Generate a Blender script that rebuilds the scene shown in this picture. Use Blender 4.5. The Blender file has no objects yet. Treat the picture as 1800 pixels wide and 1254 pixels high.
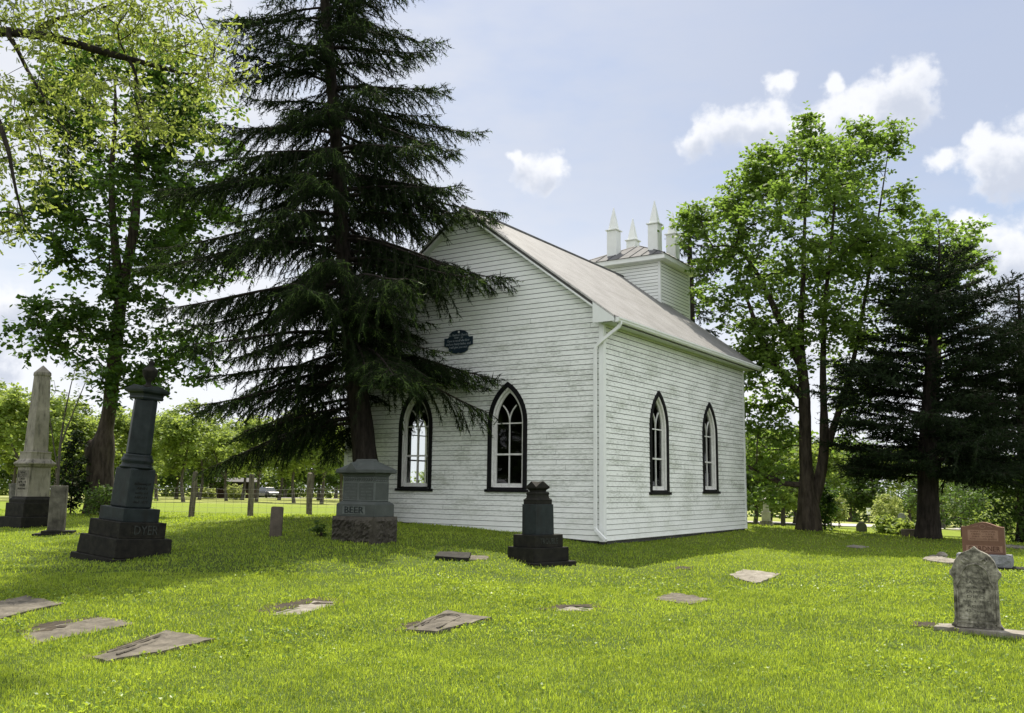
import bpy, math, random
import numpy as np
from mathutils import Vector, Matrix

random.seed(7)
RNG = np.random.default_rng(7)
SC = bpy.context.scene
COL = SC.collection
PI = math.pi

# ------------------------------------------------------------------ camera
PITCH, ROLL, FPX, CAMH = 0.14201649, -0.01162819, 1603.6, 1.6      # focal length in pixels of the 1800 wide photograph
YAW = -0.58351099                                                   # the church and the grave rows share this heading
CAM = np.array([0.0, 0.0, CAMH])
c_, s_ = math.cos, math.sin
M0 = (np.array([[c_(ROLL), s_(ROLL), 0], [-s_(ROLL), c_(ROLL), 0], [0, 0, 1]])
      @ np.array([[1, 0, 0], [0, 0, -1], [0, 1, 0.0]])
      @ np.array([[1, 0, 0], [0, c_(PITCH), s_(PITCH)], [0, -s_(PITCH), c_(PITCH)]]))
cd = bpy.data.cameras.new("Camera")
cam = bpy.data.objects.new("Camera", cd)
COL.objects.link(cam)
SC.camera = cam
cd.sensor_fit = 'HORIZONTAL'
cd.sensor_width = 36.0
cd.lens = 36.0 * FPX / 1800.0
cd.clip_start = 0.05
cd.clip_end = 3000
R3 = M0.T @ np.diag([1.0, -1.0, -1.0])
mw = Matrix.Identity(4)
for i in range(3):
    for j in range(3):
        mw[i][j] = R3[i, j]
    mw[i][3] = CAM[i]
cam.matrix_world = mw

def ray(px, py):
    return M0.T @ np.array([(px - 900) / FPX, (py - 627) / FPX, 1.0])

def at(px, py, Y):
    d = ray(px, py)
    return CAM + d * (Y / d[1])

# ------------------------------------------------------------------ node helper
class NT:
    def __init__(self, tree):
        self.t = tree
        self.n = tree.nodes
        self.n.clear()
    def node(self, typ, _vals=None, **kw):
        nd = self.n.new(typ)
        for k, v in kw.items():
            setattr(nd, k, v)
        if _vals:
            for k, v in _vals.items():
                self.set(nd.inputs[k], v)
        return nd
    def set(self, sock, v):
        if hasattr(v, 'node') and hasattr(v, 'is_output'):
            self.t.links.new(v, sock)
        else:
            if isinstance(v, (int, float)) and sock.type == 'RGBA':
                v = (v, v, v, 1)
            if isinstance(v, tuple) and sock.type == 'RGBA' and len(v) == 3:
                v = v + (1,)
            sock.default_value = v
    def math(self, op, a, b=0.0, c=None, clamp=False):
        nd = self.n.new('ShaderNodeMath')
        nd.operation = op
        nd.use_clamp = clamp
        self.set(nd.inputs[0], a)
        self.set(nd.inputs[1], b)
        if c is not None:
            self.set(nd.inputs[2], c)
        return nd.outputs[0]
    def vmath(self, op, a, b=(0, 0, 0), out=0):
        nd = self.n.new('ShaderNodeVectorMath')
        nd.operation = op
        self.set(nd.inputs[0], a)
        if op == 'SCALE':
            self.set(nd.inputs[3], b)
        else:
            self.set(nd.inputs[1], b)
        return nd.outputs[out]
    def noise(self, vec, scale, detail=3.0, rough=0.55, out=0, dist=0.0):
        nd = self.n.new('ShaderNodeTexNoise')
        self.set(nd.inputs['Vector'], vec)
        nd.inputs['Scale'].default_value = scale
        nd.inputs['Detail'].default_value = detail
        nd.inputs['Roughness'].default_value = rough
        nd.inputs['Distortion'].default_value = dist
        return nd.outputs[out]
    def ramp(self, fac, stops, interp='LINEAR'):
        nd = self.n.new('ShaderNodeValToRGB')
        nd.color_ramp.interpolation = interp
        el = nd.color_ramp.elements
        while len(el) > 1:
            el.remove(el[-1])
        for i, (p, col) in enumerate(stops):
            e = el[0] if i == 0 else el.new(p)
            e.position = p
            if isinstance(col, (int, float)):
                col = (col, col, col)
            e.color = tuple(col) + (1,)
        self.set(nd.inputs[0], fac)
        return nd.outputs[0]
    def sstep(self, v, a, b):
        nd = self.n.new('ShaderNodeMapRange')
        nd.interpolation_type = 'SMOOTHSTEP'
        self.set(nd.inputs[0], v)
        nd.inputs[1].default_value = a
        nd.inputs[2].default_value = b
        return nd.outputs[0]
    def mix(self, fac, a, b, mode='MIX'):
        nd = self.n.new('ShaderNodeMix')
        nd.data_type = 'RGBA'
        nd.blend_type = mode
        self.set(nd.inputs['Factor'], fac)
        self.set(nd.inputs[6], a)
        self.set(nd.inputs[7], b)
        return nd.outputs[2]
    def link(self, a, b):
        self.t.links.new(a, b)

# ------------------------------------------------------------------ sun, sky, exposure
SUN_AZ = math.radians(2.0)                  # from +Y toward +X
SUN_EL = math.radians(62)
sd = bpy.data.lights.new("Sun", 'SUN')
sd.energy = 5.0
sd.angle = math.radians(0.5)
sd.color = (1.0, 0.93, 0.80)
so = bpy.data.objects.new("Sun", sd)
COL.objects.link(so)
sdir = Vector((math.sin(SUN_AZ) * math.cos(SUN_EL), math.cos(SUN_AZ) * math.cos(SUN_EL), math.sin(SUN_EL)))
so.rotation_euler = (-sdir).to_track_quat('-Z', 'Y').to_euler()

world = bpy.data.worlds.new("World")
SC.world = world
world.use_nodes = True
W = NT(world.node_tree)
sky = W.node('ShaderNodeTexSky', sky_type='NISHITA')
sky.sun_disc = False
sky.sun_elevation = SUN_EL
sky.sun_rotation = SUN_AZ
sky.altitude = 200
sky.air_density = 1.0
sky.dust_density = 1.6
sky.ozone_density = 1.6
tc = W.node('ShaderNodeTexCoord')
D = W.vmath('NORMALIZE', tc.outputs['Generated'])
sep = W.node('ShaderNodeSeparateXYZ')
W.link(D, sep.inputs[0])
# cumulus banks: soft discs on the sky dome, their rims broken by noise
CL = [(925, 285, 27), (957, 300, 38), (985, 290, 25), (968, 330, 20), (903, 272, 15),
      (1225, 255, 32), (1270, 240, 38), (1320, 228, 42), (1365, 222, 36), (1405, 232, 40), (1450, 230, 42),
      (1500, 208, 46), (1550, 182, 46), (1590, 160, 42), (1605, 185, 34), (1372, 150, 24), (1475, 140, 22),
      (1655, 278, 26), (1715, 250, 24), (1770, 285, 48), (1805, 262, 50), (1740, 302, 32),
      (1722, 425, 36), (1700, 392, 24), (1775, 460, 62), (1770, 520, 55), (1400, 600, 60), (1330, 730, 70),
      (20, 548, 48), (62, 585, 36), (-20, 600, 70), (150, 620, 50), (330, 600, 50)]
big = W.noise(D, 9.0, 2.0, 0.5, out=1)
fine = W.noise(D, 34.0, 7.0, 0.62)
mid = W.noise(D, 30.0, 3.0, 0.6, out=1)
Dw = W.vmath('ADD', D, W.vmath('ADD', W.vmath('SCALE', W.vmath('SUBTRACT', big, (0.5, 0.5, 0.5)), 0.05), W.vmath('SCALE', W.vmath('SUBTRACT', mid, (0.5, 0.5, 0.5)), 0.034)))
acc = None
und = None
for (px, py, r) in CL:
    v = ray(px, py)
    v = v / np.linalg.norm(v)
    dist = W.vmath('DISTANCE', Dw, tuple(float(q) for q in v), out=1)
    f = W.math('SUBTRACT', 1.0, W.math('DIVIDE', dist, r / FPX * 1.22))
    acc = f if acc is None else W.math('SMOOTH_MAX', acc, f, 0.5)
    if r >= 27:
        v = ray(px + 0.15 * r, py + 0.62 * r)
        v = v / np.linalg.norm(v)
        g = W.math('SUBTRACT', 1.0, W.math('DIVIDE', W.vmath('DISTANCE', Dw, tuple(float(q) for q in v), out=1), r / FPX * 1.05))
        und = g if und is None else W.math('SMOOTH_MAX', und, g, 0.3)
# bright broken cloud added out of view behind the camera, filling the shaded walls
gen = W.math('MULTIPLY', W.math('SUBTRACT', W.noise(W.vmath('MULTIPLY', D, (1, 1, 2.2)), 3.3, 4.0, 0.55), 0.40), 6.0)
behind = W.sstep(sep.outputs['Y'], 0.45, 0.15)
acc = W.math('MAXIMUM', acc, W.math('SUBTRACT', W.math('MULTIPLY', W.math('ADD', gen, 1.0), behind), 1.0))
dens = W.math('ADD', acc, W.math('MULTIPLY', W.math('SUBTRACT', fine, 0.5), 1.45))
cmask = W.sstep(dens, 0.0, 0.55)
shade = W.math('MULTIPLY', W.sstep(W.math('ADD', und, W.math('MULTIPLY', W.math('SUBTRACT', fine, 0.5), 1.2)), -0.05, 0.8), 0.85)
CLOUD_HI, CLOUD_LO = (7.5, 7.6, 7.9), (4.4, 4.8, 5.7)
ccol = W.mix(shade, CLOUD_HI, CLOUD_LO)
# thin high veil
veil = W.noise(W.vmath('MULTIPLY', D, (1.0, 1.0, 2.6)), 2.6, 5.0, 0.6)
lft = W.sstep(sep.outputs['X'], 0.45, -0.35)
vmask = W.math('MULTIPLY', W.sstep(veil, 0.10, 0.62), W.math('ADD', 0.72, W.math('MULTIPLY', lft, 0.28)))
vmask = W.math('ADD', vmask, W.math('MULTIPLY', W.sstep(sep.outputs['Z'], 0.30, 0.0), 0.55), clamp=True)
vcol = W.mix(W.sstep(sep.outputs['Z'], 0.38, 0.02), W.mix(lft, (4.3, 4.7, 5.7), (6.3, 6.5, 7.0)), (7.3, 7.5, 7.9))
base = W.mix(vmask, sky.outputs[0], vcol)
skyc = W.mix(W.math('MULTIPLY', cmask, 0.93), base, W.mix(behind, ccol, (11.5, 11.6, 11.8)))  # the added out-of-view cloud is brighter than the visible banks
bg = W.node('ShaderNodeBackground')
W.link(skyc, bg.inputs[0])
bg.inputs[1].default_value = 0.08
wo = W.node('ShaderNodeOutputWorld')
W.link(bg.outputs[0], wo.inputs[0])

SC.view_settings.view_transform = 'Standard'
SC.view_settings.look = 'None'
SC.view_settings.exposure = 0.75
SC.view_settings.gamma = 1.0
SC.render.engine = 'CYCLES'
SC.cycles.use_denoising = True
try:
    SC.cycles.denoiser = 'OPENIMAGEDENOISE'
    SC.cycles.denoising_input_passes = 'RGB_ALBEDO_NORMAL'
except Exception:
    pass
SC.cycles.max_bounces = 8
SC.cycles.diffuse_bounces = 4
SC.cycles.glossy_bounces = 3
SC.cycles.transmission_bounces = 5
SC.cycles.transparent_max_bounces = 8
SC.cycles.sample_clamp_indirect = 6.0

# ------------------------------------------------------------------ materials
def mat(name):
    m = bpy.data.materials.new(name)
    m.use_nodes = True
    return m, NT(m.node_tree)

def finish(N, shader, disp=None):
    o = N.node('ShaderNodeOutputMaterial')
    N.link(shader, o.inputs[0])

def bump(N, h, dist=0.01, strength=1.0):
    b = N.node('ShaderNodeBump')
    b.inputs['Distance'].default_value = dist
    b.inputs['Strength'].default_value = strength
    N.link(h, b.inputs['Height'])
    return b.outputs[0]

def principled(N, col, rough=0.7, normal=None, spec=0.35, metal=0.0):
    p = N.node('ShaderNodeBsdfPrincipled')
    N.set(p.inputs['Base Color'], col)
    N.set(p.inputs['Roughness'], rough)
    p.inputs['Specular IOR Level'].default_value = spec
    p.inputs['Metallic'].default_value = metal
    if normal is not None:
        N.link(normal, p.inputs['Normal'])
    return p.outputs[0]

def objco(N):
    return N.node('ShaderNodeTexCoord').outputs['Object']

def stone_mat(name, c1, c2, c3=None, scale=6.0, rough=0.75, bumpd=0.006, streak=0.0, streakcol=(0.02, 0.02, 0.018), fine=60.0, spec=0.3, fineamt=0.35):
    m, N = mat(name)
    co = objco(N)
    n1 = N.noise(co, scale, 5.0, 0.6)
    n2 = N.noise(co, fine, 3.0, 0.6)
    stops = [(0.32, c1), (0.62, c2)]
    if c3:
        stops.append((0.78, c3))
    col = N.ramp(n1, stops)
    col = N.mix(N.math('MULTIPLY', N.math('SUBTRACT', n2, 0.35, clamp=True), fineamt * 3), col, N.mix(0.5, col, (0.0, 0.0, 0.0)))
    if streak > 0:
        st = N.noise(N.vmath('MULTIPLY', co, (1.0, 1.0, 0.16)), 9.0, 5.0, 0.65)
        col = N.mix(N.math('MULTIPLY', N.sstep(st, 0.5, 0.68), streak), col, streakcol)
    nb = bump(N, N.math('ADD', n1, N.math('MULTIPLY', n2, 0.5)), bumpd, 0.8)
    finish(N, principled(N, col, rough, nb, spec))
    return m

def plain(name, col, rough=0.6, spec=0.3, nscale=8.0, var=0.25, metal=0.0, bumpd=0.0):
    m, N = mat(name)
    n = N.noise(objco(N), nscale, 4.0, 0.6)
    lo = tuple(c * (1 - var) for c in col)
    hi = tuple(min(1, c * (1 + var)) for c in col)
    cc = N.ramp(n, [(0.3, lo), (0.7, hi)])
    nb = bump(N, n, bumpd) if bumpd else None
    finish(N, principled(N, cc, rough, nb, spec, metal))
    return m

def siding_mat(name, dirt):
    m, N = mat(name)
    co = objco(N)
    sx = N.node('ShaderNodeSeparateXYZ')
    N.link(co, sx.inputs[0])
    st = N.noise(N.vmath('MULTIPLY', co, (1.4, 1.4, 7.0)), 5.5, 6.0, 0.72)
    patch = N.noise(N.vmath('MULTIPLY', co, (0.55, 0.55, 1.6)), 1.6, 4.0, 0.6)
    speck = N.noise(N.vmath('MULTIPLY', co, (1.0, 1.0, 0.5)), 30.0, 4.0, 0.75)
    hz = N.math('MULTIPLY', N.sstep(sx.outputs['Z'], 6.6, 4.6), N.sstep(sx.outputs['Z'], 0.2, 1.6))
    amt = N.math('MULTIPLY', N.sstep(N.math('ADD', N.math('MULTIPLY', st, 0.65), N.math('MULTIPLY', patch, 0.45)), 0.48, 0.70), N.math('ADD', 0.25, N.math('MULTIPLY', hz, 0.75)))
    amt = N.math('MULTIPLY', amt, N.math('ADD', 0.45, N.math('MULTIPLY', speck, 0.9)))
    col = N.mix(N.math('MULTIPLY', amt, dirt), (0.84, 0.86, 0.84), (0.235, 0.26, 0.22))
    green = N.sstep(patch, 0.5, 0.75)
    col = N.mix(N.math('MULTIPLY', green, 0.16), col, (0.50, 0.56, 0.36))
    nb = bump(N, st, 0.002, 0.5)
    finish(N, principled(N, col, 0.55, nb, 0.3))
    return m

def leaf_mat(name, dark, light, trans, fac=0.45, rough=0.55, spec=0.25):
    m, N = mat(name)
    a = N.node('ShaderNodeAttribute', attribute_name='rnd')
    col = N.mix(a.outputs['Fac'], dark, light)
    tcol = N.mix(a.outputs['Fac'], tuple(c * 0.75 for c in trans), tuple(min(1, c * 1.2) for c in trans))
    d = principled(N, col, rough, None, spec)
    t = N.node('ShaderNodeBsdfTranslucent')
    N.link(tcol, t.inputs[0])
    mx = N.node('ShaderNodeMixShader')
    mx.inputs[0].default_value = fac
    N.link(d, mx.inputs[1])
    N.link(t.outputs[0], mx.inputs[2])
    finish(N, mx.outputs[0])
    return m

def bark_mat(name, c1, c2, sc=9.0, bd=0.03):
    m, N = mat(name)
    co = objco(N)
    n = N.noise(N.vmath('MULTIPLY', co, (1.0, 1.0, 0.22)), sc, 6.0, 0.62)
    n2 = N.noise(co, 2.0, 3.0, 0.6)
    col = N.mix(N.math('MULTIPLY', n2, 0.6), N.ramp(n, [(0.36, c1), (0.62, c2)]), tuple(0.5 * q for q in c1))
    finish(N, principled(N, col, 0.9, bump(N, n, bd, 1.0), 0.15))
    return m

M_SIDING = siding_mat('white_siding', 0.68)
M_TRIM = plain('white_trim', (0.76, 0.78, 0.77), 0.5, 0.3, 5.0, 0.04)
M_GROOVE = plain('siding_groove', (0.11, 0.115, 0.105), 0.9, 0.1)  # lap shadow and grime painted together as one dark tone
M_BLACK = plain('black_paint', (0.006, 0.006, 0.007), 0.6, 0.15, 10, 0.4)
M_SASH = stone_mat('peeling_white_paint', (0.62, 0.62, 0.60), (0.74, 0.74, 0.72), None, 14, 0.6, 0.002, 0.35, (0.28, 0.26, 0.23))
M_INSIDE = plain('dark_interior', (0.03, 0.027, 0.025), 0.9, 0.1)
M_FOUND = stone_mat('foundation_stone', (0.035, 0.035, 0.033), (0.08, 0.08, 0.075), None, 5.0)
M_SOFFIT = plain('soffit_paint', (0.60, 0.64, 0.58), 0.6, 0.2, 3.0, 0.1)

def roof_mat():
    m, N = mat('weathered_metal_roof')
    co = objco(N)
    sx = N.node('ShaderNodeSeparateXYZ')
    N.link(co, sx.inputs[0])
    n = N.noise(co, 1.6, 5.0, 0.65)
    n2 = N.noise(co, 16.0, 5.0, 0.65)
    rib = N.math('SINE', N.math('MULTIPLY', sx.outputs['Y'], 2 * PI / 0.076))
    seam = N.sstep(N.math('ABSOLUTE', N.math('SUBTRACT', N.math('FRACT', N.math('DIVIDE', sx.outputs['Z'], 1.42)), 0.5)), 0.488, 0.497)
    col = N.ramp(n, [(0.3, (0.165, 0.160, 0.156)), (0.55, (0.218, 0.214, 0.211)), (0.75, (0.255, 0.251, 0.249))])
    col = N.mix(N.math('MULTIPLY', N.sstep(n2, 0.55, 0.75), 0.35), col, (0.12, 0.105, 0.095))
    col = N.mix(N.math('MULTIPLY', N.math('MULTIPLY', seam, N.sstep(n2, 0.35, 0.6)), 0.75), col, (0.10, 0.09, 0.085))
    nb = bump(N, rib, 0.009, 1.0)
    finish(N, principled(N, col, 0.6, nb, 0.3, 0.0))
    return m
M_ROOF = roof_mat()
M_DARKMETAL = plain('dark_grey_metal', (0.035, 0.036, 0.038), 0.5, 0.4, 6, 0.3)
M_BELROOF = plain('grey_seamed_metal', (0.125, 0.125, 0.128), 0.8, 0.15, 4, 0.25)
M_BELEDGE = plain('grey_metal_edge', (0.42, 0.41, 0.40), 0.6, 0.3)
M_DRIP = plain('dark_roof_edge', (0.06, 0.058, 0.055), 0.7, 0.3)

mg, N = mat('window_glass')
lw = N.node('ShaderNodeLayerWeight')
frs = N.math('ADD', 0.04, N.math('MULTIPLY', N.math('POWER', lw.outputs['Facing'], 5.0), 0.96))
tr = N.node('ShaderNodeBsdfTransparent')
tr.inputs[0].default_value = (0.93, 0.95, 0.94, 1)
gl = N.node('ShaderNodeBsdfGlossy')
gl.inputs['Roughness'].default_value = 0.02
wv = N.noise(objco(N), 1.4, 1.0, 0.5)
bpn = bump(N, wv, 0.012, 0.3)
N.link(bpn, gl.inputs['Normal'])
mx = N.node('ShaderNodeMixShader')
N.link(frs, mx.inputs[0])
N.link(tr.outputs[0], mx.inputs[1])
N.link(gl.outputs[0], mx.inputs[2])
finish(N, mx.outputs[0])
M_GLASS = mg

M_DKSTONE = stone_mat('dark_bluish_granite', (0.010, 0.015, 0.016), (0.021, 0.029, 0.030), (0.034, 0.043, 0.041), 5, 0.5, 0.003, 0.6, (0.012, 0.012, 0.010), 90, 0.18)
M_BLSTONE = stone_mat('black_lichen_stone', (0.008, 0.008, 0.007), (0.022, 0.021, 0.016), (0.044, 0.041, 0.031), 7, 0.75, 0.006, 0.6, (0.008, 0.008, 0.007), 55, 0.15)
M_LEDGE = stone_mat('weathered_ledge', (0.09, 0.09, 0.075), (0.20, 0.19, 0.165), None, 9, 0.85, 0.004)
M_GREYGRAN = stone_mat('grey_granite', (0.042, 0.050, 0.046), (0.062, 0.072, 0.066), (0.08, 0.091, 0.084), 4, 0.6, 0.002, 0.25, (0.05, 0.055, 0.048), 110, 0.35)
M_GREYPALE = stone_mat('pale_granite_frame', (0.095, 0.108, 0.102), (0.13, 0.145, 0.137), None, 8, 0.7, 0.002, 0, fine=110)
M_ROCKFACE = stone_mat('rock_faced_base', (0.030, 0.026, 0.020), (0.066, 0.060, 0.047), (0.085, 0.075, 0.060), 6, 0.9, 0.02, 0.3, fine=30)
M_CREAM = stone_mat('cream_marble', (0.17, 0.158, 0.125), (0.27, 0.25, 0.205), (0.37, 0.345, 0.285), 2.4, 0.75, 0.003, 0.8, (0.035, 0.033, 0.027), 50)
M_WHITEM = stone_mat('stained_white_marble', (0.040, 0.037, 0.028), (0.34, 0.32, 0.26), (0.52, 0.495, 0.43), 13.0, 0.85, 0.006, 0.55, (0.016, 0.015, 0.012), 60, fineamt=0.35)
M_FLAT = stone_mat('flat_lichen_stone', (0.060, 0.052, 0.040), (0.145, 0.128, 0.100), (0.24, 0.215, 0.175), 5.0, 0.9, 0.006, 0.0, fine=26, fineamt=0.5)
M_FLATPALE = stone_mat('pale_flat_stone', (0.13, 0.115, 0.09), (0.25, 0.23, 0.195), (0.34, 0.315, 0.28), 5.0, 0.9, 0.006, 0.0, fine=30)
M_RED = stone_mat('red_granite', (0.125, 0.058, 0.036), (0.165, 0.080, 0.050), (0.195, 0.100, 0.066), 5, 0.5, 0.001, 0.2, (0.08, 0.04, 0.025), 140, 0.4)
M_REDPALE = stone_mat('frosted_red_granite', (0.24, 0.135, 0.095), (0.30, 0.18, 0.13), None, 8, 0.8, 0.001, 0, fine=140)
M_GREYROUGH = stone_mat('rough_grey_granite', (0.17, 0.175, 0.185), (0.27, 0.275, 0.29), (0.34, 0.345, 0.36), 8, 0.85, 0.02, 0.2, (0.08, 0.08, 0.08), 40)
M_SMALLST = stone_mat('brown_grey_slate', (0.075, 0.062, 0.048), (0.125, 0.105, 0.082), None, 6, 0.85, 0.004, 0.4, (0.03, 0.028, 0.022), 50)
M_LETTER = plain('worn_raised_lettering', (0.040, 0.044, 0.040), 0.85, 0.1, 20, 0.4)
M_ENGRSOFT = plain('worn_engraving', (0.10, 0.095, 0.08), 0.9, 0.1, 20, 0.4)
M_SLAB = stone_mat('mottled_grey_slab', (0.035, 0.032, 0.026), (0.13, 0.122, 0.10), (0.36, 0.345, 0.30), 4.0, 0.85, 0.004, 0.6, (0.03, 0.028, 0.022), 60)
M_ENGR = plain('dark_engraving', (0.018, 0.018, 0.016), 0.9, 0.1)  # even dark tone of the obelisk inscription letters
M_POST = bark_mat('grey_cedar_post', (0.07, 0.062, 0.050), (0.19, 0.17, 0.14), 14.0, 0.006)
M_WIRE = plain('galvanised_wire', (0.20, 0.20, 0.19), 0.5, 0.4)
M_PLAQUE = plain('blue_black_plaque', (0.012, 0.026, 0.040), 0.4, 0.4, 6, 0.3)
M_PLTEXT = plain('pale_plaque_lettering', (0.30, 0.34, 0.37), 0.6, 0.3)

M_BARK = bark_mat('brown_maple_bark', (0.026, 0.021, 0.016), (0.085, 0.069, 0.052))
M_BARKSP = bark_mat('dark_spruce_bark', (0.016, 0.013, 0.011), (0.052, 0.043, 0.036), 11)
M_BARKOAK = bark_mat('black_oak_bark', (0.016, 0.014, 0.012), (0.05, 0.042, 0.035), 12, 0.015)
M_BARKGREY = bark_mat('grey_trunk_bark', (0.06, 0.052, 0.042), (0.15, 0.135, 0.11), 9)
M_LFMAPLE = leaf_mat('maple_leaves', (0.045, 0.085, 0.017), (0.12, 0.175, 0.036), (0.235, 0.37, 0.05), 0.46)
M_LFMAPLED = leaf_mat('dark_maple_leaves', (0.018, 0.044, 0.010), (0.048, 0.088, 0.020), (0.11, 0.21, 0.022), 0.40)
M_LFOAK = leaf_mat('young_oak_leaves', (0.095, 0.125, 0.026), (0.21, 0.24, 0.058), (0.35, 0.43, 0.075), 0.5)
M_LFBG = leaf_mat('distant_leaves', (0.065, 0.115, 0.020), (0.17, 0.235, 0.045), (0.33, 0.42, 0.075), 0.48)
M_LFBGD = leaf_mat('distant_dark_leaves', (0.030, 0.058, 0.014), (0.075, 0.12, 0.028), (0.13, 0.22, 0.03), 0.4)
M_LFPALE = leaf_mat('pale_willow_leaves', (0.17, 0.21, 0.06), (0.30, 0.34, 0.12), (0.42, 0.48, 0.13), 0.45)
M_NDSPRUCE = leaf_mat('spruce_needles', (0.006, 0.013, 0.005), (0.026, 0.042, 0.013), (0.026, 0.050, 0.010), 0.14, 0.75, 0.06)
M_NDTIP = leaf_mat('fresh_spruce_tips', (0.045, 0.088, 0.022), (0.10, 0.15, 0.035), (0.10, 0.17, 0.025), 0.25, 0.6, 0.15)
M_NDCEDAR = leaf_mat('cedar_sprays', (0.006, 0.012, 0.006), (0.024, 0.040, 0.014), (0.020, 0.040, 0.010), 0.14, 0.75, 0.1)

def grass_mat(name, d, l, t, fac):
    m, N = mat(name)
    a = N.node('ShaderNodeAttribute', attribute_name='rnd')
    co = objco(N)
    p1 = N.noise(co, 0.45, 3.0, 0.6)
    p2 = N.noise(co, 2.2, 3.0, 0.6)
    f = N.math('ADD', N.math('MULTIPLY', a.outputs['Fac'], 0.58), N.math('MULTIPLY', N.math('ADD', p1, p2), 0.85), clamp=False)
    f = N.math('SUBTRACT', f, 0.62, clamp=True)
    col = N.mix(N.math('POWER', f, 1.4), d, l)
    dry = N.sstep(N.math('ADD', N.math('MULTIPLY', a.outputs['Fac'], 0.5), N.math('MULTIPLY', p2, 0.75)), 0.78, 0.92)
    col = N.mix(N.math('MULTIPLY', dry, 0.55), col, (0.24, 0.22, 0.07))
    tcol = N.mix(f, tuple(0.35 * q for q in t), tuple(1.2 * q for q in t))
    df = principled(N, col, 0.42, None, 0.35)
    tr = N.node('ShaderNodeBsdfTranslucent')
    N.link(tcol, tr.inputs[0])
    mx = N.node('ShaderNodeMixShader')
    mx.inputs[0].default_value = fac
    N.link(df, mx.inputs[1])
    N.link(tr.outputs[0], mx.inputs[2])
    finish(N, mx.outputs[0])
    return m
M_GRASS = grass_mat('lawn_blades', (0.045, 0.120, 0.012), (0.335, 0.43, 0.045), (0.58, 0.72, 0.06), 0.42)

def ground_mat():
    m, N = mat('lawn_ground')
    co = objco(N)
    sx = N.node('ShaderNodeSeparateXYZ')
    N.link(co, sx.inputs[0])
    n = N.noise(co, 0.45, 4.0, 0.6)
    n2 = N.noise(co, 14.0, 4.0, 0.7)
    n3 = N.noise(co, 2.4, 4.0, 0.6)
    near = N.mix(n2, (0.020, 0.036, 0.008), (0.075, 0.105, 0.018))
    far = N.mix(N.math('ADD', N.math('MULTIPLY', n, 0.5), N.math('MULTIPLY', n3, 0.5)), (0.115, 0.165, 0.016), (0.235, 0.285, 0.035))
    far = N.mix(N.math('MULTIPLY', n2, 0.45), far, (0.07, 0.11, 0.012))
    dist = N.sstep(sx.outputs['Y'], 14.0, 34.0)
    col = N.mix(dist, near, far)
    meadow = N.sstep(sx.outputs['Y'], 62.0, 80.0)
    col = N.mix(N.math('MULTIPLY', meadow, 0.65), col, N.mix(n3, (0.20, 0.22, 0.06), (0.33, 0.33, 0.13)))
    finish(N, principled(N, col, 0.9, bump(N, n2, 0.03, 1.0), 0.1))
    return m
M_GROUND = ground_mat()
M_GRAVEL = stone_mat('pale_gravel', (0.34, 0.32, 0.30), (0.46, 0.44, 0.42), None, 1.5, 0.95, 0.01, 0, fine=20)
M_SOIL = stone_mat('bare_soil', (0.016, 0.012, 0.008), (0.055, 0.042, 0.026), (0.15, 0.125, 0.08), 14, 0.95, 0.02, 0, fine=40)

# ------------------------------------------------------------------ object helpers
def tag(o, label=None, cat=None, group=None, kind=None):
    if label: o['label'] = label
    if cat: o['category'] = cat
    if group: o['group'] = group
    if kind: o['kind'] = kind
    return o

def empty(name, loc, rz=0.0, label=None, cat=None, group=None, rot=None):
    o = bpy.data.objects.new(name, None)
    COL.objects.link(o)
    o.empty_display_size = 0.3
    o.location = tuple(float(q) for q in loc)
    o.rotation_euler = rot if rot else (0, 0, rz)
    tag(o, label, cat, group)
    return o

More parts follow.
